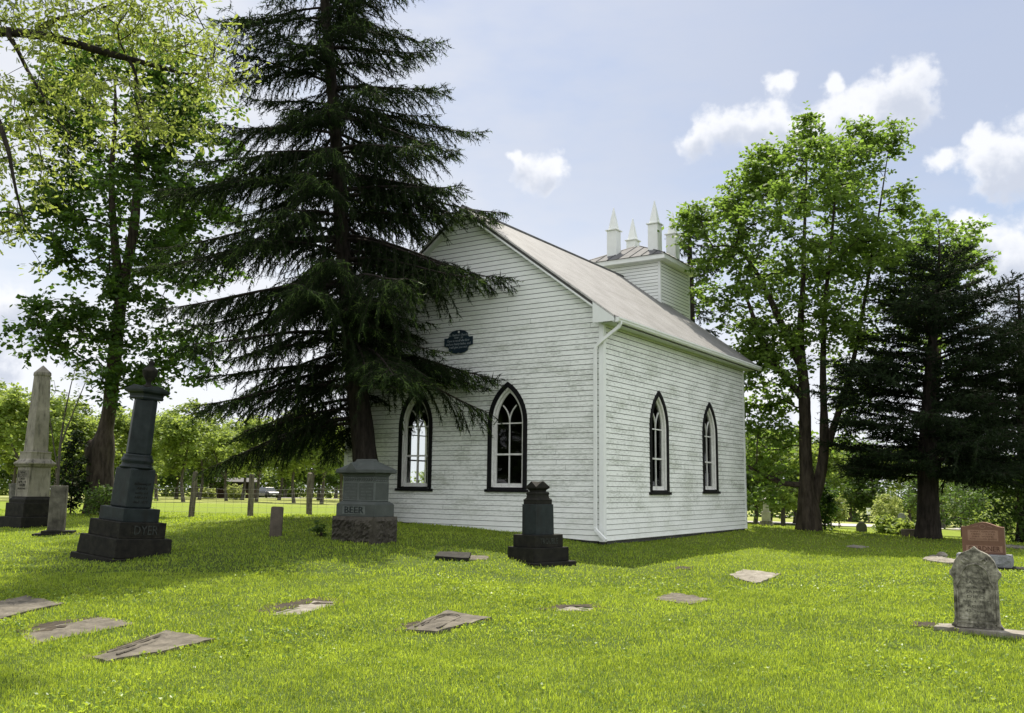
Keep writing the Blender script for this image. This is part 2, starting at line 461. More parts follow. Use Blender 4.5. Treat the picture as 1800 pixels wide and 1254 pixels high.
class MB:
    """collects polygons; build() links them as one mesh object"""
    def __init__(self):
        self.v, self.f, self.m = [], [], []
    def poly(self, pts, mi=0):
        b = len(self.v)
        self.v += [tuple(float(q) for q in p) for p in pts]
        self.f.append(tuple(range(b, b + len(pts))))
        self.m.append(mi)
    def loft(self, rings, mi=0, cap0=True, cap1=True, closed=True):
        b = len(self.v)
        n = len(rings[0])
        for r in rings:
            self.v += [tuple(float(q) for q in p) for p in r]
        for i in range(len(rings) - 1):
            for j in range(n if closed else n - 1):
                k = (j + 1) % n
                self.f.append((b + i * n + j, b + i * n + k, b + (i + 1) * n + k, b + (i + 1) * n + j))
                self.m.append(mi)
        if cap0:
            self.f.append(tuple(b + j for j in reversed(range(n)))); self.m.append(mi)
        if cap1:
            e = b + (len(rings) - 1) * n
            self.f.append(tuple(e + j for j in range(n))); self.m.append(mi)
    def frus(self, z0, z1, w0, d0, w1=None, d1=None, cx=0, cy=0, mi=0):
        w1 = w0 if w1 is None else w1
        d1 = d0 if d1 is None else d1
        r = lambda z, w, d: [(cx - w / 2, cy - d / 2, z), (cx + w / 2, cy - d / 2, z), (cx + w / 2, cy + d / 2, z), (cx - w / 2, cy + d / 2, z)]
        self.loft([r(z0, w0, d0), r(z1, w1, d1)], mi)
    def box(self, x0, x1, y0, y1, z0, z1, mi=0):
        self.frus(z0, z1, x1 - x0, y1 - y0, None, None, (x0 + x1) / 2, (y0 + y1) / 2, mi)
    def profile(self, prof, asp=1.0, mi=0):
        """square moulding: list of (z, full width)"""
        rr = []
        for z, w in prof:
            a, b = w / 2, w * asp / 2
            rr.append([(-a, -b, z), (a, -b, z), (a, b, z), (-a, b, z)])
        self.loft(rr, mi)
    def lathe(self, prof, n=20, cx=0, cy=0, mi=0):
        self.loft([[(cx + r * math.cos(2 * PI * j / n), cy + r * math.sin(2 * PI * j / n), z) for j in range(n)] for z, r in prof], mi)
    def tube(self, pts, rad, n=8, mi=0):
        P = [np.array(p, float) for p in pts]
        R = rad if isinstance(rad, (list, tuple)) else [rad] * len(P)
        rings = []
        up = np.array([0.123, 0.231, 0.965])
        for i, p in enumerate(P):
            d = P[min(i + 1, len(P) - 1)] - P[max(i - 1, 0)]
            d = d / (np.linalg.norm(d) + 1e-9)
            u = np.cross(d, up)
            if np.linalg.norm(u) < 0.1:
                u = np.cross(d, np.array([1.0, 0, 0]))
            u /= np.linalg.norm(u)
            w = np.cross(u, d)
            rings.append([p + R[i] * (math.cos(2 * PI * j / n) * u + math.sin(2 * PI * j / n) * w) for j in range(n)])
        self.loft(rings, mi)
    def build(self, name, mats, parent=None, bevel=0.0, smooth=False, noise=0.0):
        me = bpy.data.meshes.new(name)
        me.from_pydata(self.v, [], self.f)
        if not isinstance(mats, (list, tuple)):
            mats = [mats]
        for m in mats:
            me.materials.append(m)
        me.polygons.foreach_set('material_index', self.m)
        if smooth:
            me.polygons.foreach_set('use_smooth', [True] * len(self.f))
        me.update()
        o = bpy.data.objects.new(name, me)
        COL.objects.link(o)
        if parent is not None:
            o.parent = parent
        if bevel > 0:
            b = o.modifiers.new('bevel', 'BEVEL')
            b.width = bevel
            b.segments = 2
            b.limit_method = 'ANGLE'
            b.angle_limit = math.radians(35)
        return o

def npobj(name, V, F, material, parent=None, rnd=None, smooth=False):
    """V (n,3); F (m,k) all faces of k corners"""
    V = np.asarray(V, np.float32)
    F = np.asarray(F, np.int32)
    me = bpy.data.meshes.new(name)
    me.vertices.add(len(V))
    me.vertices.foreach_set('co', V.ravel())
    k = F.shape[1]
    me.loops.add(F.size)
    me.loops.foreach_set('vertex_index', F.ravel())
    me.polygons.add(len(F))
    me.polygons.foreach_set('loop_start', np.arange(0, F.size, k, dtype=np.int32))
    me.polygons.foreach_set('loop_total', np.full(len(F), k, np.int32))
    if smooth:
        me.polygons.foreach_set('use_smooth', np.ones(len(F), bool))
    me.materials.append(material)
    if rnd is not None:
        a = me.attributes.new('rnd', 'FLOAT', 'FACE')
        a.data.foreach_set('value', np.asarray(rnd, np.float32))
    me.update(calc_edges=True)
    o = bpy.data.objects.new(name, me)
    COL.objects.link(o)
    if parent is not None:
        o.parent = parent
    return o

def text_mesh(body, size, depth, material, parent, M, name='lettering', width=None, font_shear=0.0):
    cu = bpy.data.curves.new(name, 'FONT')
    cu.body = body
    cu.size = size
    cu.extrude = depth
    cu.align_x = 'CENTER'
    cu.align_y = 'CENTER'
    cu.shear = font_shear
    cu.resolution_u = 2
    tmp = bpy.data.objects.new('tmp_text', cu)
    COL.objects.link(tmp)
    bpy.context.view_layer.update()
    dg = bpy.context.evaluated_depsgraph_get()
    me = bpy.data.meshes.new_from_object(tmp.evaluated_get(dg))
    bpy.data.objects.remove(tmp)
    bpy.data.curves.remove(cu)
    if width:
        xs = [v.co.x for v in me.vertices]
        sc = width / (max(xs) - min(xs))
        me.transform(Matrix.Diagonal((sc, 1, 1, 1)))
    me.transform(M)
    me.name = name
    me.materials.clear()
    me.materials.append(material)
    o = bpy.data.objects.new(name, me)
    COL.objects.link(o)
    o.parent = parent
    return o

def face_front(x, y, z):      # text on a face looking along local -Y
    return Matrix.Translation((x, y, z)) @ Matrix.Rotation(PI / 2, 4, 'X')
def face_right(x, y, z):      # text on a face looking along local +X
    return Matrix.Translation((x, y, z)) @ Matrix.Rotation(PI / 2, 4, 'Z') @ Matrix.Rotation(PI / 2, 4, 'X')

# ------------------------------------------------------------------ ground
K = np.array([2.194, 21.75, 0.0])            # near corner of the church
BX = np.array([math.cos(YAW), math.sin(YAW), 0])
BY = np.array([-math.sin(YAW), math.cos(YAW), 0])
def ch(u, v, z=0.0):
    return K + BX * u + BY * v + np.array([0, 0, z])

ANCH = [(-7, 5, 0), (7, 5, 0), (0, 1, 0), (0, 7, 0), (-7, 9, 0), (6, 9, 0.0), (0, -15, 0), (-30, -10, 0), (30, -10, 0), (-25, 12, 0.05), (25, 14, -0.15)]
def anc(px, py, Y, dz=0.0):
    p = at(px, py, Y)
    ANCH.append((p[0], p[1], p[2] + dz))
anc(205, 991, 16.3); anc(45, 930, 27.0); anc(97, 946, 22.0); anc(622, 957, 18.5); anc(484, 944, 20.0)
anc(945, 999, 17.4); anc(1745, 1003, 17.3); anc(1718, 1112, 10.6); anc(1432, 933, 31.0); anc(1632, 947, 29.0)
anc(1345, 925, 34.0); anc(655, 917, 24.2); anc(335, 909, 36.0); anc(440, 909, 36.0); anc(543, 909, 36.0); anc(180, 903, 36.0)
for (u, v, z) in [(0, 0, 0.27), (-6.7, 0, 0.60), (0, 9.85, 0.31), (0, 5, 0.29), (2.0, -2.5, 0.05), (2.2, 2, 0.06), (2.4, 6, 0.10), (-8.4, 0, 0.68), (-8.4, 10, 0.6), (-4, 12, 0.5), (-4, 5, 0.5)]:
    p = ch(u, v, z); ANCH.append((p[0], p[1], p[2]))
anc(1500, 924, 68.0); anc(1515, 942, 36.0, 0.0); anc(1720, 945, 46.0); anc(1850, 955, 46.0); anc(1450, 915, 85.0)
anc(1350, 905, 60.0, -0.6)
anc(300, 881, 88.0); anc(500, 882, 88.0); anc(20, 879, 80.0); anc(520, 876, 135.0); anc(300, 876, 135.0)
ANCH += [(-120, 120, -1.0), (0, 170, -1.2), (100, 160, -4.0), (60, 90, -3.2), (110, 60, -3.0), (-110, 40, 0.0),
         (0, 330, -2.0), (-300, 300, -2), (300, 300, -5), (300, 0, -2), (-300, 0, -1), (0, -250, -1), (300, -250, -2), (-300, -250, -1), (60, 25, -0.9)]
AN = np.array(ANCH)
def _phi(d2):
    return np.sqrt(d2 + 9.0)
_A = _phi(((AN[:, None, :2] - AN[None, :, :2]) ** 2).sum(-1)) + np.eye(len(AN)) * -0.02
_w = np.linalg.solve(np.block([[_A, np.ones((len(AN), 1))], [np.ones((1, len(AN))), np.zeros((1, 1))]]), np.append(AN[:, 2], 0.0))
def Gv(x, y):
    x = np.asarray(x, float); y = np.asarray(y, float)
    sh = x.shape
    x = x.ravel(); y = y.ravel()
    out = np.empty(len(x))
    for i in range(0, len(x), 20000):
        d2 = (x[i:i + 20000, None] - AN[None, :, 0]) ** 2 + (y[i:i + 20000, None] - AN[None, :, 1]) ** 2
        out[i:i + 20000] = _phi(d2) @ _w[:-1] + _w[-1]
    und = 0.012 * np.sin(1.9 * x + 0.7 * y) * np.sin(1.3 * y - 0.8 * x) + 0.008 * np.sin(4.1 * x - 2.3) * np.sin(3.7 * y + 1.1)
    return (out + und).reshape(sh)
def G(x, y):
    return float(Gv(np.array([x]), np.array([y]))[0])
def gp(px, py):
    """ground point seen at a photograph pixel"""
    d = ray(px, py)
    t = 3.0
    last = None
    while t < 300:
        p = CAM + d * t
        h = p[2] - G(p[0], p[1])
        if h < 0:
            a, b = last, t
            for _ in range(25):
                mid = (a + b) / 2
                q = CAM + d * mid
                if q[2] - G(q[0], q[1]) < 0: b = mid
                else: a = mid
            return CAM + d * b
        last = t
        t += 0.25 + t * 0.01
    return CAM + d * 300

def axis(edges):
    out = []
    for (a, b, st) in edges:
        out += list(np.arange(a, b, st))
    return np.array(out + [edges[-1][1]])
gx = axis([(-420, -120, 25), (-120, -36, 4), (-36, -14, 1.0), (-14, 14, 0.4), (14, 36, 1.0), (36, 120, 4), (120, 420, 25)])
gy = axis([(-300, -20, 20), (-20, 4, 2), (4, 26, 0.4), (26, 60, 1.0), (60, 140, 4), (140, 480, 20)])
XX, YY = np.meshgrid(gx, gy)
ZZ = Gv(XX, YY)
V = np.stack([XX.ravel(), YY.ravel(), ZZ.ravel()], 1)
nx, ny = len(gx), len(gy)
ii, jj = np.meshgrid(np.arange(nx - 1), np.arange(ny - 1))
b0 = (jj * nx + ii).ravel()
F = np.stack([b0, b0 + 1, b0 + nx + 1, b0 + nx], 1)
gr = npobj('ground', V, F, M_GROUND, smooth=True)
tag(gr, kind='structure')

def ribbon(name, pts, width, material, lift=0.03):
    vv, ff = [], []
    pts = [np.array(p[:2], float) for p in pts]
    dense = []
    for a, b in zip(pts[:-1], pts[1:]):
        for t in np.linspace(0, 1, 12, endpoint=False):
            dense.append(a + (b - a) * t)
    dense.append(pts[-1])
    sm = [np.mean(dense[max(0, i - 5):i + 6], axis=0) for i in range(len(dense))]
    for i, p in enumerate(sm):
        d = sm[min(i + 1, len(sm) - 1)] - sm[max(i - 1, 0)]
        d /= np.linalg.norm(d)
        nrm = np.array([-d[1], d[0]])
        for k in (-0.5, -0.25, 0, 0.25, 0.5):
            q = p + nrm * width * k
            vv.append((q[0], q[1], G(q[0], q[1]) + lift))
    for i in range(len(sm) - 1):
        for k in range(4):
            a = i * 5 + k
            ff.append((a, a + 1, a + 6, a + 5))
    return tag(npobj(name, vv, ff, material, smooth=True), kind='structure')

pr = at(1497, 921, 68.0)
ribbon('road', [(pr[0] - 30, 60), (pr[0] - 10, 62), (pr[0], 67), (pr[0] + 9, 76), (pr[0] + 20, 95), (pr[0] + 40, 125)], 5.0, M_GRAVEL, 0.05)
ribbon('gravel_lane', [(-120, 131), (-60, 133), (-30, 134), (0, 136), (60, 142)], 5.0, M_GRAVEL, 0.06)

# ------------------------------------------------------------------ church
CH = empty('church', K, YAW, 'white clapboard church with pointed windows, pale metal gable roof and a square belfry', 'church')
LU, LV, EZ, RZ, RU = -8.31, 9.92, 5.53, 9.02, -4.155
SL = (9.1 - 5.66) / (0.45 + 4.155)              # roof pitch
def roofz(u): return 9.1 - abs(u - RU) * SL
def zbase_front(u): return 0.35 + max(0.0, -u) * 0.045

def clip(poly, a, b, c):
    """keep a*s + b*z + c >= 0"""
    out = []
    for i in range(len(poly)):
        p, q = poly[i], poly[(i + 1) % len(poly)]
        fp, fq = a * p[0] + b * p[1] + c, a * q[0] + b * q[1] + c
        if fp >= 0: out.append(p)
        if (fp >= 0) != (fq >= 0):
            t = fp / (fp - fq)
            out.append((p[0] + t * (q[0] - p[0]), p[1] + t * (q[1] - p[1])))
    return out

def arch_pts(sc, a, z0, zs, rise, ins=0.0, n=9):
    """pointed-arch outline from bottom left, over the top, to bottom right"""
    R = (a * a + rise * rise) / (2 * a)
    r = R - ins
    cl, cr = sc + (R - a), sc - (R - a)
    top = math.sqrt(max(1e-6, r * r - (R - a) ** 2))
    th = math.atan2(top, -(R - a))
    L = [(sc - a + ins, z0)]
    for k in range(n + 1):
        t = PI - (PI - th) * k / n
        L.append((cl + r * math.cos(t), zs + r * math.sin(t)))
    for k in range(1, n + 1):
        t = (PI - th) * (1 - k / n)
        L.append((cr + r * math.cos(t), zs + r * math.sin(t)))
    L.append((sc + a - ins, z0))
    return L

def arch_half(w, z):
    """half width of the opening of window w at height z, 0 outside"""
    sc, a, z0, zs, rise = w
    if z < z0 or z > zs + rise: return 0.0
    if z <= zs: return a
    R = (a * a + rise * rise) / (2 * a)
    return max(0.0, math.sqrt(max(0, R * R - (z - zs) ** 2)) - (R - a))

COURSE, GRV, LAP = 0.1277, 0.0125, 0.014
def wall(name, fmap, s0, s1, wins, zb0, zb1, top, parent, gable=None, course=COURSE, zbase=0.353, inner=True):
    """clapboard wall: every course is a slightly tilted board over a recessed lap"""
    mb = MB()
    z = zbase
    while z > min(zb0, zb1): z -= course
    ztop = top if gable is None else gable[1]
    while z < ztop:
        z1 = z + course
        zm = z + course * 0.5
        cuts = []
        for w in wins:
            h = max(arch_half(w, zm) - 0.05, 0)
            if h > 0: cuts.append((w[0] - h, w[0] + h))
        cuts.sort()
        segs, c = [], s0
        for a, b in cuts:
            segs.append((c, a)); c = b
        segs.append((c, s1))
        for (a, b) in segs:
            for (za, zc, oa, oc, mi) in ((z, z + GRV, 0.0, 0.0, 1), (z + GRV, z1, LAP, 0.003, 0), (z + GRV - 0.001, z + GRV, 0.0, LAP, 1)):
                P = [(a, za), (b, za), (b, zc), (a, zc)]
                k = (zb1 - zb0) / (s1 - s0)
                P = clip(P, -k, 1, -(zb0 - k * s0))
                if gable is None:
                    P = clip(P, 0, -1, top)
                else:
                    gs, gz, sl = gable
                    if len(P) > 2: P = clip(P, sl, -1, gz - sl * gs)
                    if len(P) > 2: P = clip(P, -sl, -1, gz + sl * gs)
                if len(P) > 2:
                    mb.poly([fmap(s, zz, oa + (oc - oa) * (zz - za) / (zc - za)) for s, zz in P], mi)
        if course == COURSE:
            jr = random.Random(int(z * 1000) + len(name) * 77)
            for (a, b) in segs:
                if b - a > 1.0 and jr.random() < 0.4:
                    q = a + 0.3 + (b - a - 0.6) * jr.random()
                    ok = z > 0.8 and (gable is None and z1 < top or gable is not None and gable[1] - abs(q - gable[0]) * gable[2] > z1 + 0.1)
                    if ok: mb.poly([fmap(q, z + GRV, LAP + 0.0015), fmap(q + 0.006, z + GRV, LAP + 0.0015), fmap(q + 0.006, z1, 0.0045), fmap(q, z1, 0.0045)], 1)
        if inner:
            for (a, b) in segs:
                P = clip([(a, z), (b, z), (b, z1), (a, z1)], 0, 1, -0.2)
                if gable is not None and len(P) > 2:
                    gs, gz, sl = gable
                    P = clip(P, sl, -1, gz - sl * gs)
                    if len(P) > 2: P = clip(P, -sl, -1, gz + sl * gs)
                elif len(P) > 2:
                    P = clip(P, 0, -1, top)
                if len(P) > 2:
                    mb.poly([fmap(s, zz, -0.16) for s, zz in P], 2)
        z = z1
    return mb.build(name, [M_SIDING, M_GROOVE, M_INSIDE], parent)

f_front = lambda s, z, o: (s, -o, z)
f_right = lambda s, z, o: (o, s, z)
f_left = lambda s, z, o: (LU - o, s, z)
f_rear = lambda s, z, o: (s, LV + o, z)

def ring(mb, A, B, fmap, oa, ob, mi=0, back=None):
    """flat band between outlines A (outer) and B (inner)"""
    for i in range(len(A) - 1):
        mb.poly([fmap(*A[i], oa), fmap(*A[i + 1], oa), fmap(*B[i + 1], ob), fmap(*B[i], ob)], mi)
    if back is not None:
        for i in range(len(A) - 1):
            mb.poly([fmap(*A[i], back), fmap(*A[i + 1], back), fmap(*A[i + 1], oa), fmap(*A[i], oa)], mi)

def jamb(mb, B, fmap, o0, o1, mi=0):
    for i in range(len(B) - 1):
        mb.poly([fmap(*B[i], o0), fmap(*B[i + 1], o0), fmap(*B[i + 1], o1), fmap(*B[i], o1)], mi)

def bar(mb, pts, w, fmap, o0, o1):
    """glazing bar following a polyline in the window plane"""
    P = [np.array(p) for p in pts]
    L, Rr = [], []
    for i, p in enumerate(P):
        d = P[min(i + 1, len(P) - 1)] - P[max(i - 1, 0)]
        d = d / np.linalg.norm(d)
        n = np.array([-d[1], d[0]]) * w / 2
        L.append(p + n); Rr.append(p - n)
    for i in range(len(P) - 1):
        mb.poly([fmap(*L[i], o1), fmap(*L[i + 1], o1), fmap(*Rr[i + 1], o1), fmap(*Rr[i], o1)])
        mb.poly([fmap(*L[i], o0), fmap(*L[i + 1], o0), fmap(*L[i + 1], o1), fmap(*L[i], o1)])
        mb.poly([fmap(*Rr[i], o0), fmap(*Rr[i + 1], o0), fmap(*Rr[i + 1], o1), fmap(*Rr[i], o1)])

def window(w, fmap):
    sc, a, z0, zs, rise = w
    mb = MB()
    A = arch_pts(sc, a, z0, zs, rise)
    B = arch_pts(sc, a, z0 + 0.09, zs, rise, 0.118)
    ring(mb, A, B, fmap, 0.035, 0.035, 0, -0.02)
    jamb(mb, B, fmap, 0.035, -0.05)
    win = mb.build('window', M_BLACK, CH)
    sl = MB()
    for (x0, x1, zA, zB, o) in ((sc - a - 0.05, sc + a + 0.05, z0 - 0.03, z0 + 0.035, 0.075),):
        c8 = [fmap(x0, zA, -0.03), fmap(x1, zA, -0.03), fmap(x1, zB + 0.01, -0.03), fmap(x0, zB + 0.01, -0.03)]
        c9 = [fmap(x0, zA, o), fmap(x1, zA, o), fmap(x1, zB, o), fmap(x0, zB, o)]
        sl.loft([c8, c9])
    sl.poly([fmap(sc - a + 0.13, z0 + 0.088, 0.03), fmap(sc + a - 0.13, z0 + 0.088, 0.03), fmap(sc + a - 0.13, z0 + 0.01, 0.045), fmap(sc - a + 0.13, z0 + 0.01, 0.045)])
    sl.build('sill', M_BLACK, win)
    # white jamb and sash
    mb = MB()
    C = arch_pts(sc, a, z0 + 0.09, zs, rise, 0.120)
    Dd = arch_pts(sc, a, z0 + 0.10, zs, rise, 0.165)
    E_ = arch_pts(sc, a, z0 + 0.19, zs, rise, 0.215)
    ring(mb, C, Dd, fmap, 0.005, -0.012)
    jamb(mb, Dd, fmap, -0.012, -0.075)
    ring(mb, Dd, E_, fmap, -0.075, -0.075)
    jamb(mb, E_, fmap, -0.075, -0.115)
    mb.poly([fmap(Dd[0][0], z0 + 0.088, -0.070), fmap(Dd[-1][0], z0 + 0.088, -0.070), fmap(Dd[-1][0], z0 + 0.19, -0.070), fmap(Dd[0][0], z0 + 0.19, -0.070)])
    mb.poly([fmap(Dd[0][0], z0 + 0.088, 0.0), fmap(Dd[-1][0], z0 + 0.088, 0.0), fmap(Dd[-1][0], z0 + 0.10, -0.075), fmap(Dd[0][0], z0 + 0.10, -0.075)])
    o0, o1 = -0.115, -0.082
    ai = a - 0.21
    zmeet = z0 + (zs - z0) * 0.535
    bar(mb, [(sc, z0 + 0.17), (sc, zs + 0.05)], 0.028, fmap, o0, o1)
    bar(mb, [(sc - ai, zmeet), (sc + ai, zmeet)], 0.045, fmap, o0, o1 + 0.012)
    bar(mb, [(sc - ai, zs - 0.01), (sc + ai, zs - 0.01)], 0.030, fmap, o0, o1 + 0.002)
    top = zs + math.sqrt(max(0, ((a * a + rise * rise) / (2 * a) - 0.25) ** 2 - ((a * a + rise * rise) / (2 * a) - a) ** 2))
    for sg in (-1, 1):
        pts = []
        for k in range(9):
            t = k / 8
            ang = t * 0.80
            Rt = ai * 1.75
            x = Rt * (1 - math.cos(ang))
            zz = zs + 0.02 + Rt * math.sin(ang) * 0.88
            hw = max(arch_half(w, zz) - 0.20, 0)
            x = min(x, hw)
            pts.append((sc + sg * x, zz))
        bar(mb, pts, 0.026, fmap, o0, o1 + 0.004)
    mb.build('sash', M_SASH, win)
    g = MB()
    P = arch_pts(sc, a, z0 + 0.17, zs, rise, 0.20)
    g.poly([fmap(s, z, -0.10) for s, z in P])
    g.build('pane', M_GLASS, win)
    return win

# (centre, half width, sill height, spring height, rise)
WF = [(-2.735, 0.60, 1.50, 3.22, 1.05), (-5.74, 0.585, 1.49, 3.21, 1.04)]
WR = [(3.17, 0.60, 1.47, 3.18, 1.03), (6.83, 0.60, 1.50, 3.18, 1.02)]
GB = (RU, roofz(RU) - 0.16, SL)
wall('front_wall', f_front, LU, 0.0, WF, 0.35 + 8.31 * 0.045, 0.35, None, CH, GB)
wall('side_wall', f_right, 0.0, LV, WR, 0.352, 0.352, EZ, CH)
wall('side_wall', f_left, 0.0, LV, WR, 0.6, 0.6, EZ, CH)
wall('rear_wall', f_rear, LU, 0.0, [], 0.5, 0.35, None, CH, GB)
for w in WF: window(w, f_front)
for w in WR: window(w, f_right)
for w in WR: window(w, f_left)
m = MB()
m.box(LU + 0.05, -0.05, 0.05, LV - 0.05, -0.35, 0.55)
m.build('foundation', M_FOUND, CH)
m = MB()
m.box(LU + 0.06, -0.06, 0.06, LV - 0.06, 0.60, 0.66)
m.box(LU + 0.06, -0.06, 0.06, LV - 0.06, 5.0, 5.1)
m.build('interior_floor', M_INSIDE, CH)
# corner trim
for bx in ((-0.10, 0.028, -0.028, 0.0, 0.352), (0.0, 0.028, 0.0, 0.10, 0.352), (0.0, 0.026, LV - 0.09, LV + 0.026, 0.352), (LU - 0.026, LU + 0.09, -0.028, 0.0, 0.72), (LU - 0.026, LU, 0.0, 0.09, 0.72)):
    m = MB()
    m.box(*bx, EZ)
    m.build('corner_board', M_TRIM, CH)
# roof
V0, V1, OV = -0.20, LV + 0.42, 0.45
m = MB()
def roof_side(sg):
    e = RU + sg * (0.43 - RU)
    ez = roofz(e)
    top = [(RU, V0, 9.1), (RU, V1, 9.1), (e, V1, ez), (e, V0, ez)]
    low = [(x, y, z - 0.05) for x, y, z in top]
    m.loft([low, top] if sg > 0 else [top, low])
roof_side(1); roof_side(-1)
roof = m.build('roof', M_ROOF, CH)
m = MB()
m.tube([(RU, V0 - 0.01, 9.10), (RU, V1 + 0.01, 9.10)], 0.055, 8)
m.build('ridge_cap', M_BELROOF, roof)
for vv in (V0, V1):
    for sg in (1, -1):
        m = MB()
        e = RU + sg * (0.40 - RU)
        o = -0.022 if vv == V0 else 0.0
        # white barge board, dark drip edge above it
        for (d0, d1, t0, t1, mi) in ((0.19, 0.135, 0.0, 0.022, 0), (0.135, 0.055, 0.006, 0.03, 1), (0.055, 0.008, -0.008, 0.03, 3)):
            a0 = [(RU, vv + o + t0, 9.1 - d0), (e, vv + o + t0, roofz(e) - d0), (e, vv + o + t0, roofz(e) - d1), (RU, vv + o + t0, 9.1 - d1)]
            a1 = [(x, y + (t1 - t0), z) for x, y, z in a0]
            m.loft([a0, a1], mi)
        # soffit under the rake
        i0 = 0.0 if vv == V0 else LV
        m.poly([(RU, vv, 9.1 - 0.185), (e, vv, roofz(e) - 0.185), (e, i0, roofz(e) - 0.185), (RU, i0, 9.1 - 0.185)], 2)
        m.build('barge_board', [M_TRIM, M_DRIP, M_SOFFIT, M_BELEDGE], roof)
m = MB()
for sg in (1, -1):
    X = lambda u: RU + sg * (u - RU)
    ez = roofz(0.43) - 0.055
    # fascia, soffit, eave return boxes at the gable corners
    m.loft([[(X(0.41), V0 + 0.03, EZ), (X(0.41), V0 + 0.03, ez), (X(0.39), V0 + 0.03, ez), (X(0.39), V0 + 0.03, EZ)],
            [(X(0.41), V1 - 0.01, EZ), (X(0.41), V1 - 0.01, ez), (X(0.39), V1 - 0.01, ez), (X(0.39), V1 - 0.01, EZ)]], 0)
    m.poly([(X(-0.02), V0 + 0.02, EZ + 0.004), (X(0.40), V0 + 0.02, EZ + 0.004), (X(0.40), V1 - 0.02, EZ + 0.004), (X(-0.02), V1 - 0.02, EZ + 0.004)], 1)
    for vv in (V0 - 0.035, V1 + 0.01):
        zr = lambda u: roofz(u) - 0.06
        a0 = [(X(-0.16), vv, EZ + 0.01), (X(0.415), vv, EZ + 0.01), (X(0.415), vv, zr(0.415)), (X(-0.16), vv, zr(-0.16))]
        m.loft([a0, [(x, y + 0.02, z) for x, y, z in a0]], 0)
m.build('eave_trim', [M_TRIM, M_SOFFIT], roof)
for sg in (1, -1):
    X = lambda u: RU + sg * (u - RU)
    m = MB()
    zt = roofz(0.43) - 0.045
    prof = [(0.42, zt), (0.54, zt + 0.002), (0.54, zt - 0.035), (0.52, zt - 0.05), (0.515, zt - 0.085), (0.48, zt - 0.115), (0.42, zt - 0.115)]
    m.loft([[(X(u), V0 + 0.02, z) for u, z in prof], [(X(u), V1 - 0.05, z) for u, z in prof]])
    gut = m.build('gutter', M_TRIM, roof)
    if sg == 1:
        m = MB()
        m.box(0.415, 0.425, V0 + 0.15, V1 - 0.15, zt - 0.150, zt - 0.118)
        m.build('painted_gutter_shadow', M_DRIP, roof)  # solid dark strip, a painted shadow line below the gutter
m = MB()
zt = roofz(0.43) - 0.16
def sqtube(pts, hw, hd):
    rr = []
    for i, p in enumerate(pts):
        p = np.array(p)
        d = np.array(pts[min(i + 1, len(pts) - 1)]) - np.array(pts[max(i - 1, 0)])
        d = d / np.linalg.norm(d)
        x = np.cross(d, np.array([0, 1.0, 0])); x /= np.linalg.norm(x)
        y = np.cross(x, d)
        rr.append([p + x * hw + y * hd, p - x * hw + y * hd, p - x * hw - y * hd, p + x * hw - y * hd])
    m.loft(rr)
sqtube([(0.48, -0.03, zt + 0.05), (0.48, -0.03, zt - 0.03), (0.44, -0.04, zt - 0.10), (0.02, -0.085, zt - 0.40), (-0.135, -0.085, zt - 0.52), (-0.17, -0.085, zt - 0.62), (-0.17, -0.085, 0.70), (-0.15, -0.10, 0.62), (0.22, -0.30, 0.40)], 0.040, 0.032)
m.box(-0.225, -0.115, -0.055, -0.012, 1.3, 1.34)
m.box(-0.225, -0.115, -0.055, -0.012, 3.5, 3.54)
m.build('downspout', M_TRIM, CH, bevel=0.006)

# belfry
TU0, TU1, TV0, TV1, TZ = -5.602, -2.708, 9.44, 12.04, 9.50
bm_ = MB()
bw = wall('belfry', lambda s, z, o: (s, TV0 - o, z), TU0, TU1, [], 6.2, 6.2, TZ, CH, None, 0.118, inner=False)
m2 = wall('belfry_wall', lambda s, z, o: (TU1 + o, s, z), TV0, TV1, [], 0.3, 0.3, TZ, bw, None, 0.118, inner=False)
m3 = wall('belfry_wall', lambda s, z, o: (s, TV1 + o, z), TU0, TU1, [], 0.3, 0.3, TZ, bw, None, 0.118, inner=False)
m4 = wall('belfry_wall', lambda s, z, o: (TU0 - o, s, z), TV0, TV1, [], 0.3, 0.3, TZ, bw, None, 0.118, inner=False)
for bx in ((TU1 - 0.07, TU1 + 0.024, TV0 - 0.024, TV0, 7.7), (TU1, TU1 + 0.024, TV0, TV0 + 0.07, 7.7), (TU1, TU1 + 0.024, TV1 - 0.07, TV1 + 0.02, 0.4)):
    m = MB()
    m.box(*bx, TZ)
    m.build('corner_board', M_TRIM, bw)
m = MB()
cx, cy = (TU0 + TU1) / 2, (TV0 + TV1) / 2
hw, hd = (TU1 - TU0) / 2 + 0.30, (TV1 - TV0) / 2 + 0.30
m.box(cx - hw, cx + hw, cy - hd, cy + hd, TZ, TZ + 0.17)
m.build('cornice', M_TRIM, bw, bevel=0.01)
m = MB()
hw += 0.03; hd += 0.03
z0r, z1r = TZ + 0.18, TZ + 0.98
cs = [(cx - hw, cy - hd, z0r), (cx + hw, cy - hd, z0r), (cx + hw, cy + hd, z0r), (cx - hw, cy + hd, z0r)]
ct = [(cx - 0.12, cy - 0.10, z1r), (cx + 0.12, cy - 0.10, z1r), (cx + 0.12, cy + 0.10, z1r), (cx - 0.12, cy + 0.10, z1r)]
cb = [(x, y, z - 0.012) for x, y, z in cs]
m.loft([cb, cs, ct], 0)
